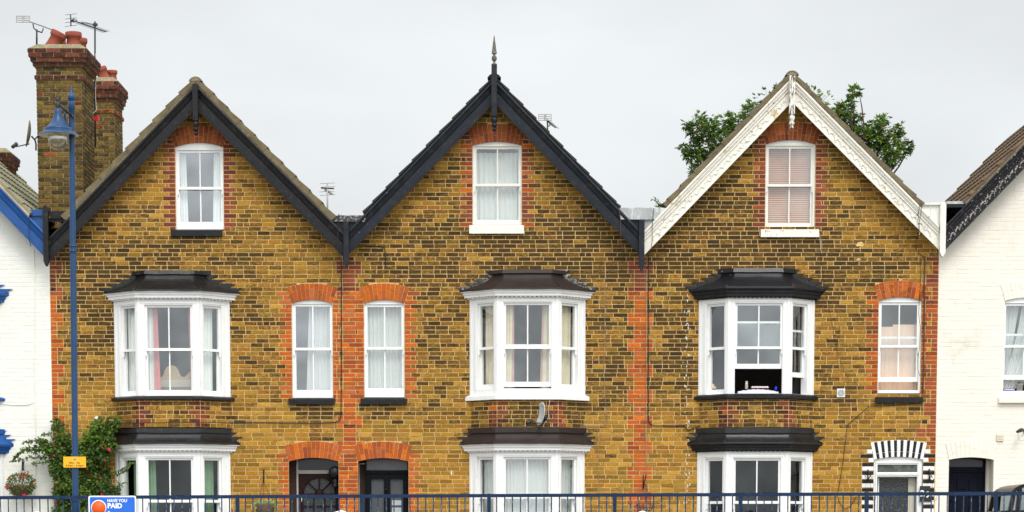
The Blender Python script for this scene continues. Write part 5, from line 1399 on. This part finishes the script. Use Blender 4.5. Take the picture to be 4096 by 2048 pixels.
# yellow hours plate
ys = LY - .055
hp = root('parking_plate', P(299, 1848, ys), 'small yellow plate reading Mon - Sat 8.30am - 6.30pm, strapped to the blue lamp post', 'sign')
xa, xb, zt, zb = P(253.5, 1848, ys).x, P(344, 1848, ys).x, P(299, 1826.5, ys).z, P(299, 1870, ys).z
mb = MB(); mb.prism(rrect(xa, xb, zb, zt, .006, 3)[::-1], ys - .003, ys, M_SIGNY); mb.build('plate', hp)
mb = MB(); c = P(299.5, 1837, ys); mb.lathe((c.x, ys - .0035, c.z), [(.012, 0), (.010, .003), (0, .004)], M_SIGNB, 12, axis=(0, -1, 0)); mb.build('bolt', hp)
mb = MB(); p = P(lp_x(1870), 1848, LY); mb.box(p.x - .03, p.x + .03, LY - .052, LY - .035, zb - .006, zt - .02, M_IRON); mb.build('clamp', hp)
cxs = (xa + xb) / 2
text('lettering', 'Mon - Sat', .031, (cxs, ys - .0035, P(299, 1854.5, ys).z), M_INK, hp, .0006, .0004, xs=1.12)
text('lettering', '8.30am - 6.30pm', .031, (cxs, ys - .0035, P(299, 1865.5, ys).z), M_INK, hp, .0006, .0004, xs=1.08)

# ------------------------------------------------------------------ foliage
def leaf(mb, c, d, up, L, Wd, m, fold=.25):
    d = d.normalized(); s = d.cross(up)
    if s.length < 1e-4: s = Vector((1, 0, 0))
    s.normalize(); n = s.cross(d)
    t = c + d * L; a = c + d * L * .45
    l = a + s * Wd * .5 + n * fold * Wd; r = a - s * Wd * .5 + n * fold * Wd
    l2 = c + d * L * .78 + s * Wd * .26 + n * fold * Wd * .4; r2 = c + d * L * .78 - s * Wd * .26 + n * fold * Wd * .4
    k = c + d * L * .78
    mb.add([c, r, a, l, r2, k, l2, t], [(0, 1, 2), (0, 2, 3), (1, 4, 5, 2), (2, 5, 6, 3), (4, 7, 5), (5, 7, 6)], m)
def rdir(r, bz=0): 
    while True:
        v = Vector((r.uniform(-1, 1), r.uniform(-1, 1), r.uniform(-1, 1)))
        if .05 < v.length < 1: v.normalize(); v.z += bz; return v.normalized()
def maple(mb, c, d, L, m, r):
    """lobed leaf: three to five blades fanned from one stalk"""
    s = d.cross(Vector((0, 0, 1)))
    if s.length < .01: s = Vector((1, 0, 0))
    s.normalize()
    up = (Vector((0, 0, 1)) + rdir(r) * .5).normalized()
    for a, k in ((0, 1.0), (.75, .82), (-.75, .82), (1.5, .5), (-1.5, .5)):
        leaf(mb, c, d * math.cos(a) + s * math.sin(a), up, L * k, L * .42, m, .1)

for lm in (M_LEAF, M_LEAFD, M_LEAFY, M_LEAFL, M_LEAFV):
    t = lm.node_tree; b = t.nodes['Principled BSDF']; o_ = t.nodes['Material Output']; tl = N(t, 'ShaderNodeBsdfTranslucent'); ms = N(t, 'ShaderNodeMixShader'); ms.inputs[0].default_value = .35
    src = b.inputs['Base Color'].links[0].from_socket; bo_ = N(t, 'ShaderNodeVectorMath', operation='SCALE'); bo_.inputs['Scale'].default_value = 1.5
    t.links.new(src, bo_.inputs[0]); t.links.new(bo_.outputs[0], tl.inputs[0]); t.links.new(b.outputs[0], ms.inputs[1]); t.links.new(tl.outputs[0], ms.inputs[2]); t.links.new(ms.outputs[0], o_.inputs[0])
# tree behind the striped-door house
tr = root('tree', P(3180, 2300, 14), 'leafy green broad-leaved tree growing behind the house with the white bargeboards', 'tree'); tr.location.z = 0
TY = 14.0; r = random.Random(5)
sprays = [ # centre px, centre py, radius px, stretch
    (2800, 478, 34), (2835, 500, 42), (2770, 520, 30), (2790, 545, 36), (2850, 540, 55), (2900, 500, 42), (2925, 520, 45), (2965, 490, 35), (2990, 450, 34), (3005, 425, 26), (2985, 520, 50), (2920, 470, 22),
    (2745, 500, 20), (2800, 590, 46), (2760, 605, 34), (2728, 590, 18), (2850, 610, 50), (2830, 650, 44), (2790, 660, 30), (2770, 690, 20), (2800, 690, 30), (2900, 580, 60), (2760, 625, 24), (2950, 560, 50),
    (3418, 362, 20), (3405, 378, 18), (3436, 366, 16), (3405, 410, 22), (3380, 430, 32), (3360, 445, 30), (3400, 450, 30), (3370, 475, 34), (3410, 490, 34), (3430, 505, 26), (3345, 440, 24), (3440, 465, 12),
    (3535, 478, 24), (3515, 492, 22), (3480, 520, 36), (3520, 530, 40), (3490, 560, 46), (3540, 560, 40), (3580, 530, 28), (3600, 515, 22), (3595, 560, 28), (3560, 600, 42), (3515, 600, 40), (3610, 580, 24), (3640, 580, 18), (3580, 630, 30), (3600, 615, 26), (3550, 640, 26), (3470, 530, 24), (3630, 600, 16), (3450, 540, 26), (3565, 655, 18), (3430, 545, 30),
    (3100, 480, 130), (3230, 470, 130), (3300, 560, 120), (3050, 600, 120), (3180, 640, 160), (3400, 660, 110), (2960, 660, 90)]
crown = [MB(), None]
branches = MB()
hubs = [Vector((P(2960, 900, TY).x, TY, P(2960, 900, TY).z)), Vector((P(3180, 820, TY).x, TY, P(3180, 820, TY).z)), Vector((P(3400, 860, TY).x, TY, P(3400, 860, TY).z))]
def bend(a, b, r, k=.12, n=6):
    pts = []; o = rdir(r) * (b - a).length * k
    for i in range(n + 1): t = i / n; pts.append(a.lerp(b, t) + o * math.sin(math.pi * t))
    return pts
leafm = [M_LEAF, M_LEAF, M_LEAFD, M_LEAFD, M_LEAF, M_LEAFL]
for (px, py, rad) in sprays:
    y = TY + r.uniform(-.7, .7); c = P(px, py, y); R_ = rad / 170.
    hub = min(hubs, key=lambda h: (h - c).length)
    branches.tube(bend(hub, c, r), [.045, .04, .032, .026, .02, .015, .008], M_BARK, 5)
    nn = int(58 * (R_ / .2) ** 2) + 12; nn = min(nn, 520)
    mpref = r.choice(leafm)
    for k in range(nn):
        d = rdir(r); rr = R_ * r.random() ** .45; q = c + Vector((d.x, d.y * .9, d.z)) * rr
        if k % 9 == 0: branches.tube([c, c.lerp(q, .6) + Vector((0, 0, .01)), q], [.008, .006, .003], M_BARK, 4)
        m = r.choice(leafm + [mpref] * 5); 
        if r.random() < .045: m = M_LEAFY
        maple(crown[0], q, (d * .8 + Vector((0, -.2, -.35 + r.uniform(-.3, .5)))).normalized(), r.uniform(.065, .125), m, r)
crown[0].build('crown', tr); 
branches.tube([Vector((P(3180, 2000, TY).x, TY, 0)), Vector((P(3185, 1400, TY).x, TY, 3)), Vector((P(3180, 1000, TY).x, TY, P(3180, 1000, TY).z)), hubs[1]], [.22, .19, .15, .11], M_BARK, 12)
for h in (hubs[0], hubs[2]): branches.tube(bend(Vector((P(3180, 1100, TY).x, TY, P(3180, 1100, TY).z)), h, r, .08), [.12, .11, .1, .09, .08, .07, .06], M_BARK, 8)
branches.build('trunk', tr)

def sprig(mb, a, b, m, r, L, n, br, wd=.55):
    pts = bend(a, b, r, .1, 8); br.tube(pts, [.006] * 9, M_BARK, 4)
    for k in range(n):
        t = (k + r.random()) / n * 8; i = min(7, int(t)); p = pts[i].lerp(pts[i + 1], t - i)
        d = (pts[i + 1] - pts[i]).normalized(); q = (rdir(r) * .9 + d * .5 + Vector((0, -.25, -.1))).normalized()
        leaf(mb, p, q, (Vector((0, -.6, .8)) + rdir(r) * .5).normalized(), L * r.uniform(.7, 1.25), L * wd, r.choice(m), .18)

# weed in the valley gutter
wd_ = root('weed', P(2650, 833, .4), 'small green weed sprouting from the white valley gutter beside the ornamental gable', 'plant')
a = MB(); b = MB(); r = random.Random(3)
for (x0, y0, x1, y1) in ((2652, 832, 2618, 788), (2650, 834, 2606, 795), (2650, 832, 2632, 800), (2640, 830, 2622, 826), (2655, 832, 2644, 818)):
    sprig(a, P(x0, y0, .4), P(x1, y1, .35), [M_LEAFL, M_LEAF, M_LEAFL], r, .05, 11, b)
a.build('leaves', wd_); b.build('stem', wd_)

# climbing rose on the first house
rz = root('climbing_rose', (X(330, 2200), -.25, 0), 'climbing rose with red blooms spreading over the corner of the first brick house', 'climbing plant')
a, b, fl_ = MB(), MB(), MB(); r = random.Random(21)
blobs = [(232, 1700, 26, 45), (250, 1745, 30, 70), (225, 1790, 40, 70), (265, 1780, 24, 50), (190, 1790, 26, 60), (165, 1775, 22, 40), (395, 1700, 30, 70), (375, 1740, 36, 110), (410, 1745, 40, 130), (350, 1770, 34, 110), (395, 1800, 44, 170), (430, 1780, 34, 100), (445, 1720, 16, 22), (452, 1685, 20, 30), (475, 1688, 12, 14), (340, 1830, 36, 120), (385, 1860, 34, 110), (300, 1800, 30, 80), (240, 1830, 36, 110), (270, 1870, 34, 90),
         (235, 1885, 34, 110), (255, 1930, 34, 120), (240, 1975, 30, 110), (285, 1960, 30, 110), (330, 1920, 30, 70), (360, 1960, 34, 130), (400, 1920, 30, 90), (395, 1975, 36, 140), (430, 1950, 26, 60), (330, 1985, 30, 110), (270, 2010, 34, 100), (350, 2020, 34, 100), (430, 1890, 18, 30), (450, 2000, 20, 36), (445, 1780, 22, 50), (240, 2040, 30, 80), (225, 1860, 22, 50), (310, 1860, 30, 60), (420, 1830, 20, 40), (465, 1975, 18, 24)]
mm = [M_LEAF, M_LEAFD, M_LEAF, M_LEAFD, M_LEAF]
for (px, py, rad, n) in blobs:
    y = -.12 - r.random() * .22; c = P(px, py, y); Rr = rad / 226.
    pref = r.choice([M_LEAF, M_LEAFL, M_LEAFL] if py < 1790 and px > 330 else [M_LEAF, M_LEAF, M_LEAFD])
    for k in range(int(n * 2.0)):
        d = rdir(r); q = c + d * Rr * r.random() ** .5; q.y = min(q.y, -.03)
        leaf(a, q, (d * .6 + Vector((0, -.3, -.4)) + rdir(r) * .6).normalized(), (Vector((0, -.7, .7)) + rdir(r) * .6).normalized(), r.uniform(.045, .085), .048, r.choice(mm + [pref] * 4) if r.random() > .03 else M_LEAFY, .18)
base = Vector((X(330, 2200), -.2, 0))
for (px, py) in ((232, 1700), (440, 1720), (400, 1800), (300, 1850), (240, 1900), (350, 1950), (430, 1950), (180, 1785)):
    q = P(px, py, -.2); b.tube([base, base.lerp(q, .35) + Vector((r.uniform(-.1, .1), -.03, 0)), base.lerp(q, .7) + Vector((r.uniform(-.1, .1), .05, 0)), q], [.022, .016, .012, .006], M_BARK, 6)
# arching shoots
shoots = [((225, 1800), (150, 1760), (95, 1770), 34), ((200, 1780), (110, 1790), (60, 1830), 40), ((190, 1830), (120, 1830), (45, 1845), 30), ((225, 1770), (200, 1730), (165, 1738), 18), ((210, 1840), (170, 1850), (125, 1852), 20), ((165, 1800), (130, 1800), (75, 1812), 34), ((180, 1840), (90, 1800), (50, 1850), 26),
          ((235, 1740), (225, 1700), (240, 1682), 18), ((250, 1890), (215, 1890), (195, 1893), 10), ((450, 1720), (470, 1700), (485, 1672), 26), ((440, 1730), (470, 1690), (478, 1705), 20), ((430, 1900), (480, 1880), (528, 1848), 26), ((450, 1900), (490, 1890), (510, 1868), 18), ((440, 1960), (480, 1945), (505, 1930), 14), ((450, 2000), (480, 1960), (470, 1925), 14), ((440, 1780), (470, 1785), (480, 1795), 12), ((400, 1700), (430, 1690), (440, 1668), 16)]
for p0, p1, p2, n in shoots:
    A, B, C2 = P(*p0, -.2), P(*p1, -.32), P(*p2, -.38 if p2[0] < 470 else -.55)
    sprig(a, A, B, mm, r, .058, n, b); sprig(a, B, C2, mm + [M_LEAFL], r, .058, n, b)
a.build('foliage', rz); b.build('stems', rz)
def bloom(mb, c, s, m, r):
    for k in range(7):
        d = rdir(r, .1); leaf(mb, c, (d + Vector((0, -.5, 0))).normalized(), rdir(r), s, s * .9, m, .2)
for (px, py) in ((423, 1790), (432, 1795), (436, 1800), (446, 1802), (215, 1823), (400, 1911), (407, 1976), (414, 1981), (420, 1843), (345, 1870)): fl_ = MB(); bloom(fl_, P(px, py, -.42), .028, r.choice([M_RED, M_RED, M_PINK]), r); fl_.build('bloom', rz)

def basket(label, cx, cy, rpx, y, top, leafset, blooms_, full, bracket, wires, seed, name='hanging_basket'):
    C = P(cx, cy, y); R_ = rpx / 226.; o = root(name, C, label, 'hanging basket'); r = random.Random(seed)
    if full == 'round':
        mb = MB(); mb.lathe(C + Vector((0, 0, -R_ * .15)), [(0, -R_ * .75), (R_ * .45, -R_ * .65), (R_ * .72, -R_ * .35), (R_ * .8, 0), (R_ * .76, .02), (0, .0)], M_COIR, 20); mb.build('liner', o)
        a = MB()
        for k in range(820):
            d = rdir(r, .12); q = C + Vector((d.x, d.y, d.z * .82)) * R_ * r.uniform(.72, 1.08)
            leaf(a, q, (d + Vector((0, 0, -.6)) + rdir(r) * .5).normalized(), rdir(r), r.uniform(.03, .055), .028, r.choice(leafset), .2)
        a.build('foliage', o)
        for (px, py, m) in blooms_: f = MB(); bloom(f, P(px, py, y - R_ * .9), .03, m, r); f.build('bloom', o)
    elif full == 'ivy':
        mb = MB(); mb.lathe(C + Vector((0, 0, -.16)), [(0, -.14), (.10, -.12), (.15, -.03), (.175, .12), (.17, .15), (0, .14)], M_COIR, 20); mb.build('liner', o)
        a = MB()
        for k in range(330):
            t = r.uniform(0, 2 * math.pi); rr = R_ * r.uniform(.2, 1.0); q = C + Vector((math.cos(t) * rr, math.sin(t) * rr * .7, r.uniform(-.03, .05) - (.12 * r.random() ** 2 if rr > .7 * R_ else 0)))
            leaf(a, q, (Vector((math.cos(t), math.sin(t) - .4, -.5)) + rdir(r) * .7).normalized(), rdir(r), r.uniform(.03, .05), .034, r.choice(leafset), .2)
        a.build('foliage', o)
    else:
        mb = MB(); n = 14
        for q, rr in ((0, R_), (-.07, R_ * .85), (-.12, R_ * .55)): mb.tube([C + Vector((math.cos(t) * rr, math.sin(t) * rr, q)) for t in [2 * math.pi * k / 24 for k in range(25)]], .005, M_IRON, 5, cap=False)
        for k in range(n):
            t = 2 * math.pi * k / n; mb.tube([C + Vector((math.cos(t) * R_ * u, math.sin(t) * R_ * u, zz)) for u, zz in ((1, 0), (.93, -.05), (.75, -.10), (.4, -.14), (0, -.155))], .003, M_IRON, 4)
        mb.build('wire_bowl', o)
    mb = MB(); tubes(mb, [([P(px, py, yy) for px, py, yy in pp], rr) for pp, rr in bracket], M_BLACK); mb.build('bracket', o)
    mb = MB(); top = P(*top)
    for k in range(3):
        t = 2 * math.pi * k / 3 + .5; mb.tube([top, C + Vector((math.cos(t) * R_ * .8, math.sin(t) * R_ * .8, 0))], .0035, M_IRON, 4)
    mb.build('chain', o); return o
basket('full hanging basket with pink and red flowers on the white end house wall', 84, 1938, 54, -.32, (92, 1868, -.3), [M_LEAFD, M_LEAF, M_LEAFD, M_LEAF, M_LEAFY], [(80, 1903, M_PINK), (90, 1907, M_RED), (104, 1904, M_RED), (93, 1919, M_RED), (32, 1940, M_PINK), (31, 1948, M_PINK), (33, 1916, M_RED), (22, 1950, M_PINK), (94, 1980, M_PINK), (99, 1979, M_PINK), (112, 1889, M_RED), (136, 1925, M_RED)], 'round', [([(91, 1842, -.02), (91, 1882, -.02)], .018), ([(92, 1845, -.02), (96, 1843, -.3)], .012), ([(91, 1880, -.02), (95, 1850, -.2)], .008)], None, 4)
basket('hanging basket of pale variegated ivy left of the maroon front door', 1060, 2012, 46, -.28, (1053, 1928, -.26), [M_LEAFV, M_LEAFV, M_LEAFL, M_LEAFV], [], 'ivy', [([(1055, 1877, -.02), (1055, 1930, -.02)], .012), ([(1055, 1880, -.02), (1054, 1905, -.26)], .009)], None, 5)
basket('empty wire hanging basket in front of the second red brick pier', 2580, 2016, 36, -.28, (2584, 1935, -.28), [], [], 'wire', [([(2574, 1900, -.03), (2572, 1956, -.03)], .010), ([(2584, 1900, -.28), (2573, 1952, -.03)], .009), ([(2584, 1898, -.28), (2583, 1910, -.28)], .010)], None, 6)
def bracket_thing(label, pts, coils, y0):
    o = root('basket_bracket', P(*pts[0][0][0][:2], 0), label, 'bracket'); mb = MB(); tubes(mb, [([P(*q) for q in pp], rr) for pp, rr in pts], M_BLACK); mb.build('arm', o)
    if coils:
        mb = MB(); r = random.Random(8)
        for (cx, cy, rr) in coils:
            ph = r.uniform(0, 6); mb.tube([P(cx + math.cos(t + ph) * rr * r.uniform(.85, 1.1), cy + math.sin(t + ph) * rr * .8 * r.uniform(.85, 1.1), y0 + .01 * math.sin(3 * t)) for t in [k * .42 for k in range(16)]], .0032, M_CABLE, 4)
        mb.tube([P(3478, 1925, y0), P(3484, 1950, y0), P(3476, 1980, y0), P(3500, 2005, y0)], .003, M_CABLE, 4); mb.build('wires', o)
bracket_thing('black basket bracket tangled with loose wire left of the zebra striped arch', [([(3472, 1878, -.02), (3472, 1925, -.02)], .012), ([(3472, 1882, -.02), (3482, 1905, -.25)], .010), ([(3472, 1920, -.02), (3480, 1905, -.2)], .008)], [(3474, 1908, 15), (3470, 1900, 12), (3480, 1915, 10), (3478, 1925, 9), (3492, 1990, 12), (3488, 1996, 9)], -.12)
bracket_thing('black basket bracket holding a white bulb right of the zebra striped arch', [([(3717, 1875, -.02), (3717, 1920, -.02)], .012), ([(3718, 1878, -.02), (3726, 1905, -.25)], .010), ([(3718, 1916, -.02), (3724, 1903, -.2)], .008)], [], 0)
v = root('light_bulb', P(3728, 1916, -.25), 'small white festoon bulb hanging at the right bracket beside the number plaque', 'bulb')
mb = MB(); c = P(3728, 1917, -.25); mb.lathe(c, [(0, -.018), (.014, -.012), (.018, 0), (.014, .012), (.007, .018)], M_SIGNW, 12); mb.build('globe', v)
mb = MB(); mb.lathe(c, [(.008, .016), (.009, .035), (.004, .05), (.0, .06)], M_BLACK, 8); mb.tube([c + Vector((0, 0, .05)), P(3724, 1903, -.25)], .004, M_BLACK, 4); mb.build('socket', v)
cable('thin festoon wire looping from the right basket bracket below the number plaque', [(3728, 1920), (3729, 1945), (3738, 1960), (3745, 1975), (3749, 1985), (3743, 2000), (3730, 2008), (3718, 2006), (3706, 1995)], -.06, .003)
# white wall hook with disc
v = root('wall_hook', P(388, 1675, -.03), 'small white disc and hook fixed to the bricks above the climbing rose', 'hook')
mb = MB(); c = P(387, 1675, 0); mb.lathe((c.x, -.008, c.z), [(.042, 0), (.04, .004), (.018, .006), (.0, .006)], M_WOLD, 18, axis=(0, -1, 0)); mb.build('disc', v)
mb = MB(); mb.tube([P(386, 1676, -.01), P(386, 1690, -.03), P(388, 1698, -.03)], .006, M_IRON, 5); mb.build('hook', v)

# gate piers with white pyramid caps, tops just reaching the frame
def pier(cx, apex, y, label):
    c = P(cx, apex, y); o = root('gate_pier', (c.x, y, 0), label, 'gate pier', 'front garden gate piers'); zt = c.z - .055; w_ = .13
    mb = MB()
    for ci in range(int((zt - .05) / HC)):
        z0 = .0 + ci * HC; mb.box(c.x - w_ + .006, c.x + w_ - .006, y - w_ + .006, y + w_ - .006, z0, z0 + HC + .001, M_MORT)
        for f in (Fr((c.x - w_, y - w_), (1, 0)), Fr((c.x + w_, y - w_), (0, 1)), Fr((c.x - w_, y + w_), (0, -1))): 
            for s0_, s1_ in ((0, .13), (.13, .26)) if ci % 2 else ((0, .26),): brick(mb, f, s0_, s1_, z0, z0 + HC, ycol(cx, z0, -.1), .004)
    mb.build('shaft', o)
    mb = MB(); w2 = .165; zb_ = int((zt - .05) / HC) * HC; mb.box(c.x - w2, c.x + w2, y - w2, y + w2, zb_ + .002, zt, M_WHITE)
    mb.add([(c.x - w2, y - w2, zt), (c.x + w2, y - w2, zt), (c.x + w2, y + w2, zt), (c.x - w2, y + w2, zt), (c.x, y, c.z)], [(0, 1, 4), (1, 2, 4), (2, 3, 4), (3, 0, 4)], M_WHITE); mb.build('cap', o)
pier(1365, 2040, -1.9, 'brick gate pier with white pyramid cap below the pillar between the two front doors')
pier(2571, 2042, -1.9, 'brick gate pier with white pyramid cap under the empty wire basket')
pier(153, 2044, -1.9, 'brick gate pier with white pyramid cap below the flower basket')

# things in the open bay
def obj1(name, label, cat, mb): return tag(mb.build(name), label, cat)
f3 = bays_u[2]; Bs = lambda px, py, y: P(px, py, y)
y = -.22; zt = P(3030, 1561, y).z
tb = root('table', (X(3030, 1560, 0), 0, Z(1680)), 'table with a crumpled white cloth just inside the open bay window', 'table')
mb = MB(); xa, xb = P(2950, 1560, y).x, P(3112, 1560, y).x
n = 24; vs = []
for j in range(7):
    for i in range(n + 1):
        t = i / n; hump = .045 * math.sin(math.pi * min(1, t * 1.02)) ** .7
        vs.append((xa + (xb - xa) * t, -.30 + j * .08, zt - .028 + hump * (1 if j else .2) + .005 * math.sin(i * 2.1 + j)))
vs2 = [(v[0], v[1], zt - .06) for v in vs[:n + 1]]; o = len(vs)
mb.add(vs + vs2, [(j * (n + 1) + i, j * (n + 1) + i + 1, (j + 1) * (n + 1) + i + 1, (j + 1) * (n + 1) + i) for j in range(6) for i in range(n)] + [(o + i, o + i + 1, i + 1, i) for i in range(n)], mat('white_cloth', (.62, .66, .78), .8, .12, 9), True); mb.build('cloth', tb)
mb = MB(); zf_ = Z(1680)
mb.box(xa + .02, xb - .02, -.28, .5, zt - .10, zt - .065, M_DARKWOOD)
mb.build('top', tb)
for sx in (xa + .05, xb - .09):
    for sy_ in (-.2, .44): 
        m_ = MB(); m_.box(sx, sx + .04, sy_, sy_ + .04, zf_, zt - .10, M_DARKWOOD); m_.build('leg', tb)
mb = MB(); c = P(2986, 1556, -.24); mb.lathe(c, [(.0, 0), (.024, .002), (.027, .012), (.027, .125), (.023, .138), (.0, .138)], mat('drinks_can', (.62, .56, .42), .25, .6, 26, c2=(.10, .08, .05), thr=.58, metal=.4), 16); obj1('drinks_can', 'gold and silver drinks can standing on the table in the open bay', 'can', mb)
mb = MB(); c = P(3040, 1549, -.2)
for i in range(10):
    for j in range(2): mb.lathe((c.x - .135 + .03 * i, -.2 + .04 * j, c.z - .008), [(.015, 0), (.014, .012), (.009, .024), (0, .027)], M_SIGNW, 8)
mb.box(c.x - .16, c.x + .155, -.23, -.13, c.z - .014, c.z - .006, M_CURT_P); obj1('egg_tray', 'low white tray with a row of round cups on the table in the open bay', 'tray', mb)
mb = MB(); c = P(3104, 1560, -.27); mb.lathe(c, [(0, 0), (.024, 0), (.026, .05), (.02, .058), (0, .06)], M_BLUEP, 14); obj1('bottle_cap', 'bright blue cap on the table at the right of the open bay', 'cap', mb)
mb = MB(); c = P(2853, 1555, -.06); mb.box(c.x - .02, c.x + .012, -.10, -.04, c.z, c.z + .085, mat('orange_pack', (.80, .55, .42), .5, .3, 14)); mb.box(c.x + .014, c.x + .05, -.08, -.03, c.z, c.z + .045, mat('pink_pack', (.80, .45, .36), .5, .3, 14)); obj1('small_boxes', 'small pink and orange packets on the left sill of the open bay', 'packets', mb)
ch = root('chair', P(3193, 1600, .15), 'black office chair back seen through the right side of the open bay', 'chair'); ch.location.z = Z(1680)
mb = MB(); c = P(3196, 1530, .15); mb.prism([(c.x - .13 + 0, Z(1600)), (c.x + .13, Z(1600)), (c.x + .12, c.z + .06), (c.x + .07, c.z + .17), (c.x - .01, c.z + .17), (c.x - .08, c.z + .08)], .12, .19, M_TYRE); mb.build('backrest', ch)
mb = MB(); mb.box(c.x - .22, c.x + .22, .2, .62, Z(1680) + .40, Z(1680) + .47, M_TYRE); mb.build('seat', ch); mb = MB(); mb.lathe((c.x, .4, Z(1680)), [(.25, 0), (.25, .04), (.04, .06), (.03, .4)], M_TYRE, 10); mb.build('base', ch)
# headboard behind the first upper bay
hb_ = root('headboard', P(700, 1560, .25), 'pale wooden bed headboard with a rounded crest seen in the first upper bay', 'headboard')
y = .18; mb = MB(); p = lambda a, b_: (P(a, b_, y).x, P(a, b_, y).z)
pts = [(640, 1700), (775, 1700), (775, 1500), (768, 1488), (758, 1487), (750, 1496), (738, 1508), (725, 1506), (718, 1495), (712, 1478), (702, 1466), (690, 1461), (678, 1462), (667, 1468), (659, 1480), (655, 1495), (648, 1508), (640, 1510)]
mb.prism([p(*q) for q in pts], y, y + .04, M_WOODP); mb.build('panel', hb_)
mb = MB(); a_, b2 = P(643, 1521, y), P(770, 1549, y); mb.box(a_.x, b2.x, y - .03, y - .002, b2.z, a_.z, mat('cream_panel', (.74, .68, .56), .6, .03, 5)); mb.build('inset', hb_)
# pot on the cream house sill
mb = MB(); c = P(4078, 1566, .10)
mb.lathe(c, [(0, 0), (.05, 0), (.065, .115), (.072, .118), (.072, .135), (.066, .135), (.06, .12), (0, .12)], M_ALU, 18); po = root('plant_pot', c, 'small galvanised pot standing on the sill of the cream house window', 'plant pot'); mb.build('pot', po)
a = MB(); r = random.Random(2)
for k in range(22): leaf(a, c + Vector((r.uniform(-.03, .03), r.uniform(-.03, .03), .12)), (rdir(r) * .6 + Vector((0, 0, 1))).normalized(), rdir(r), .05, .02, M_LEAFD)
a.build('leaves', po)
mb = MB(); c = P(4035, 1564, .10); mb.box(c.x - .09, c.x + .10, .06, .14, c.z - .002, c.z + .018, M_BLUEP); mb.box(c.x - .085, c.x + .095, .062, .138, c.z + .018, c.z + .03, M_SIGNW); obj1('books', 'thin blue and white book lying on the cream house window sill', 'book', mb)

# ------------------------------------------------------------------ dark people carrier at the right edge
CY0, CY1 = -7.6, -5.9
xl = P(4036, 2048, CY0).x
car = root('parked_car', (xl + 2.2, (CY0 + CY1) / 2, -.012), 'black high-roofed car parked at the right edge behind the railing', 'car')
zr = P(4096, 1937, CY0).z
def cz(py): return P(4060, py, CY0).z
def cx(px): return P(px, 2000, CY0).x
beltz = cz(2041) + .0
X0, X1 = cx(3990), cx(3990) + 4.3
body = MB()
low = [(X0 - .25, .32), (X0 - .30, .60), (X0 - .22, .88), (cx(3993), beltz - .03), (cx(4036), beltz), (X1 - .05, beltz + .02), (X1, .9), (X1 - .02, .35), (X1 - .45, .28), (X0 + .2, .26)]
body.prism(low[::-1], CY0 + .0, CY1, M_CARB)
roofl = [(cx(4050) , cz(1966)), (cx(4066), cz(1950)), (cx(4085), cz(1940)), (cx(4110), cz(1934)), (cx(4250), cz(1928)), (X1 - .5, cz(1940)), (X1 - .18, cz(1965))]
inner = [(x, z - .055) for x, z in roofl]
body.prism((roofl + inner[::-1])[::-1], CY0 + .10, CY1 - .10, M_CARB)
cb = body.build('body', car)
def pillar(pts, y0, y1, name='pillar', m=M_CARB): q = MB(); q.prism(pts, y0, y1, m); return q.build(name, cb)
for ya, yb in ((CY0 + .02, CY0 + .10), (CY1 - .10, CY1 - .02)):
    pillar([(cx(4036), beltz - .01), (cx(4053), beltz - .01), (cx(4066), cz(1966)), (cx(4072), cz(1955)), (cx(4052), cz(1960))], ya, yb)
    pillar([(cx(4066), beltz - .01), (cx(4083), beltz - .01), (cx(4090), cz(1948)), (cx(4074), cz(1955))], ya, yb)
    for k in (1.25, 2.3, 3.3): pillar([(X0 + k, beltz - .01), (X0 + k + .14, beltz - .01), (X0 + k + .10, cz(1940)), (X0 + k, cz(1940))], ya, yb)
q = MB()
M_CGL = glass_mat('car_glass', (.28, .33, .36), .16)
q.add([(cx(4085), CY0 + .05, beltz), (X1 - .2, CY0 + .05, beltz), (X1 - .3, CY0 + .05, cz(1950)), (cx(4092), CY0 + .05, cz(1950))], [(0, 1, 2, 3)], M_CGL)
q.add([(cx(4085), CY1 - .05, beltz), (X1 - .2, CY1 - .05, beltz), (X1 - .3, CY1 - .05, cz(1950)), (cx(4092), CY1 - .05, cz(1950))], [(0, 1, 2, 3)], M_CGL)
q.build('window', car)
q = MB(); q.prism([(cx(4056), cz(2028)), (cx(4060), cz(2030)), (cx(4066), cz(2000)), (cx(4069), cz(1978)), (cx(4065), cz(1978)), (cx(4060), cz(2005))], CY0 + .3, CY0 + .33, M_CARB); q.build('mirror', car)
for wx in (X0 + .45, X1 - .85):
    for wy in (CY0 + .02, CY1 - .02):
        sg_ = -1 if wy < (CY0 + CY1) / 2 else 1
        t_ = MB(); t_.lathe((wx, wy + sg_ * .02, .31), [(.20, -.20), (.31, -.19), (.325, -.17), (.325, -.03), (.31, 0), (.21, .004)], M_TYRE, 28, axis=(0, sg_, 0)); tt = t_.build('wheel', car)
        t_ = MB(); t_.lathe((wx, wy + sg_ * .02, .31), [(.21, -.03), (.20, -.005), (.06, -.02), (.05, .0), (0, .003)], M_RIM, 20, axis=(0, sg_, 0)); t_.build('rim', tt)
q = MB(); q.box(X0 - .27, X0 - .1, CY0 - .004, CY0 + .3, .66, .80, M_FROST); q.build('headlight', car)
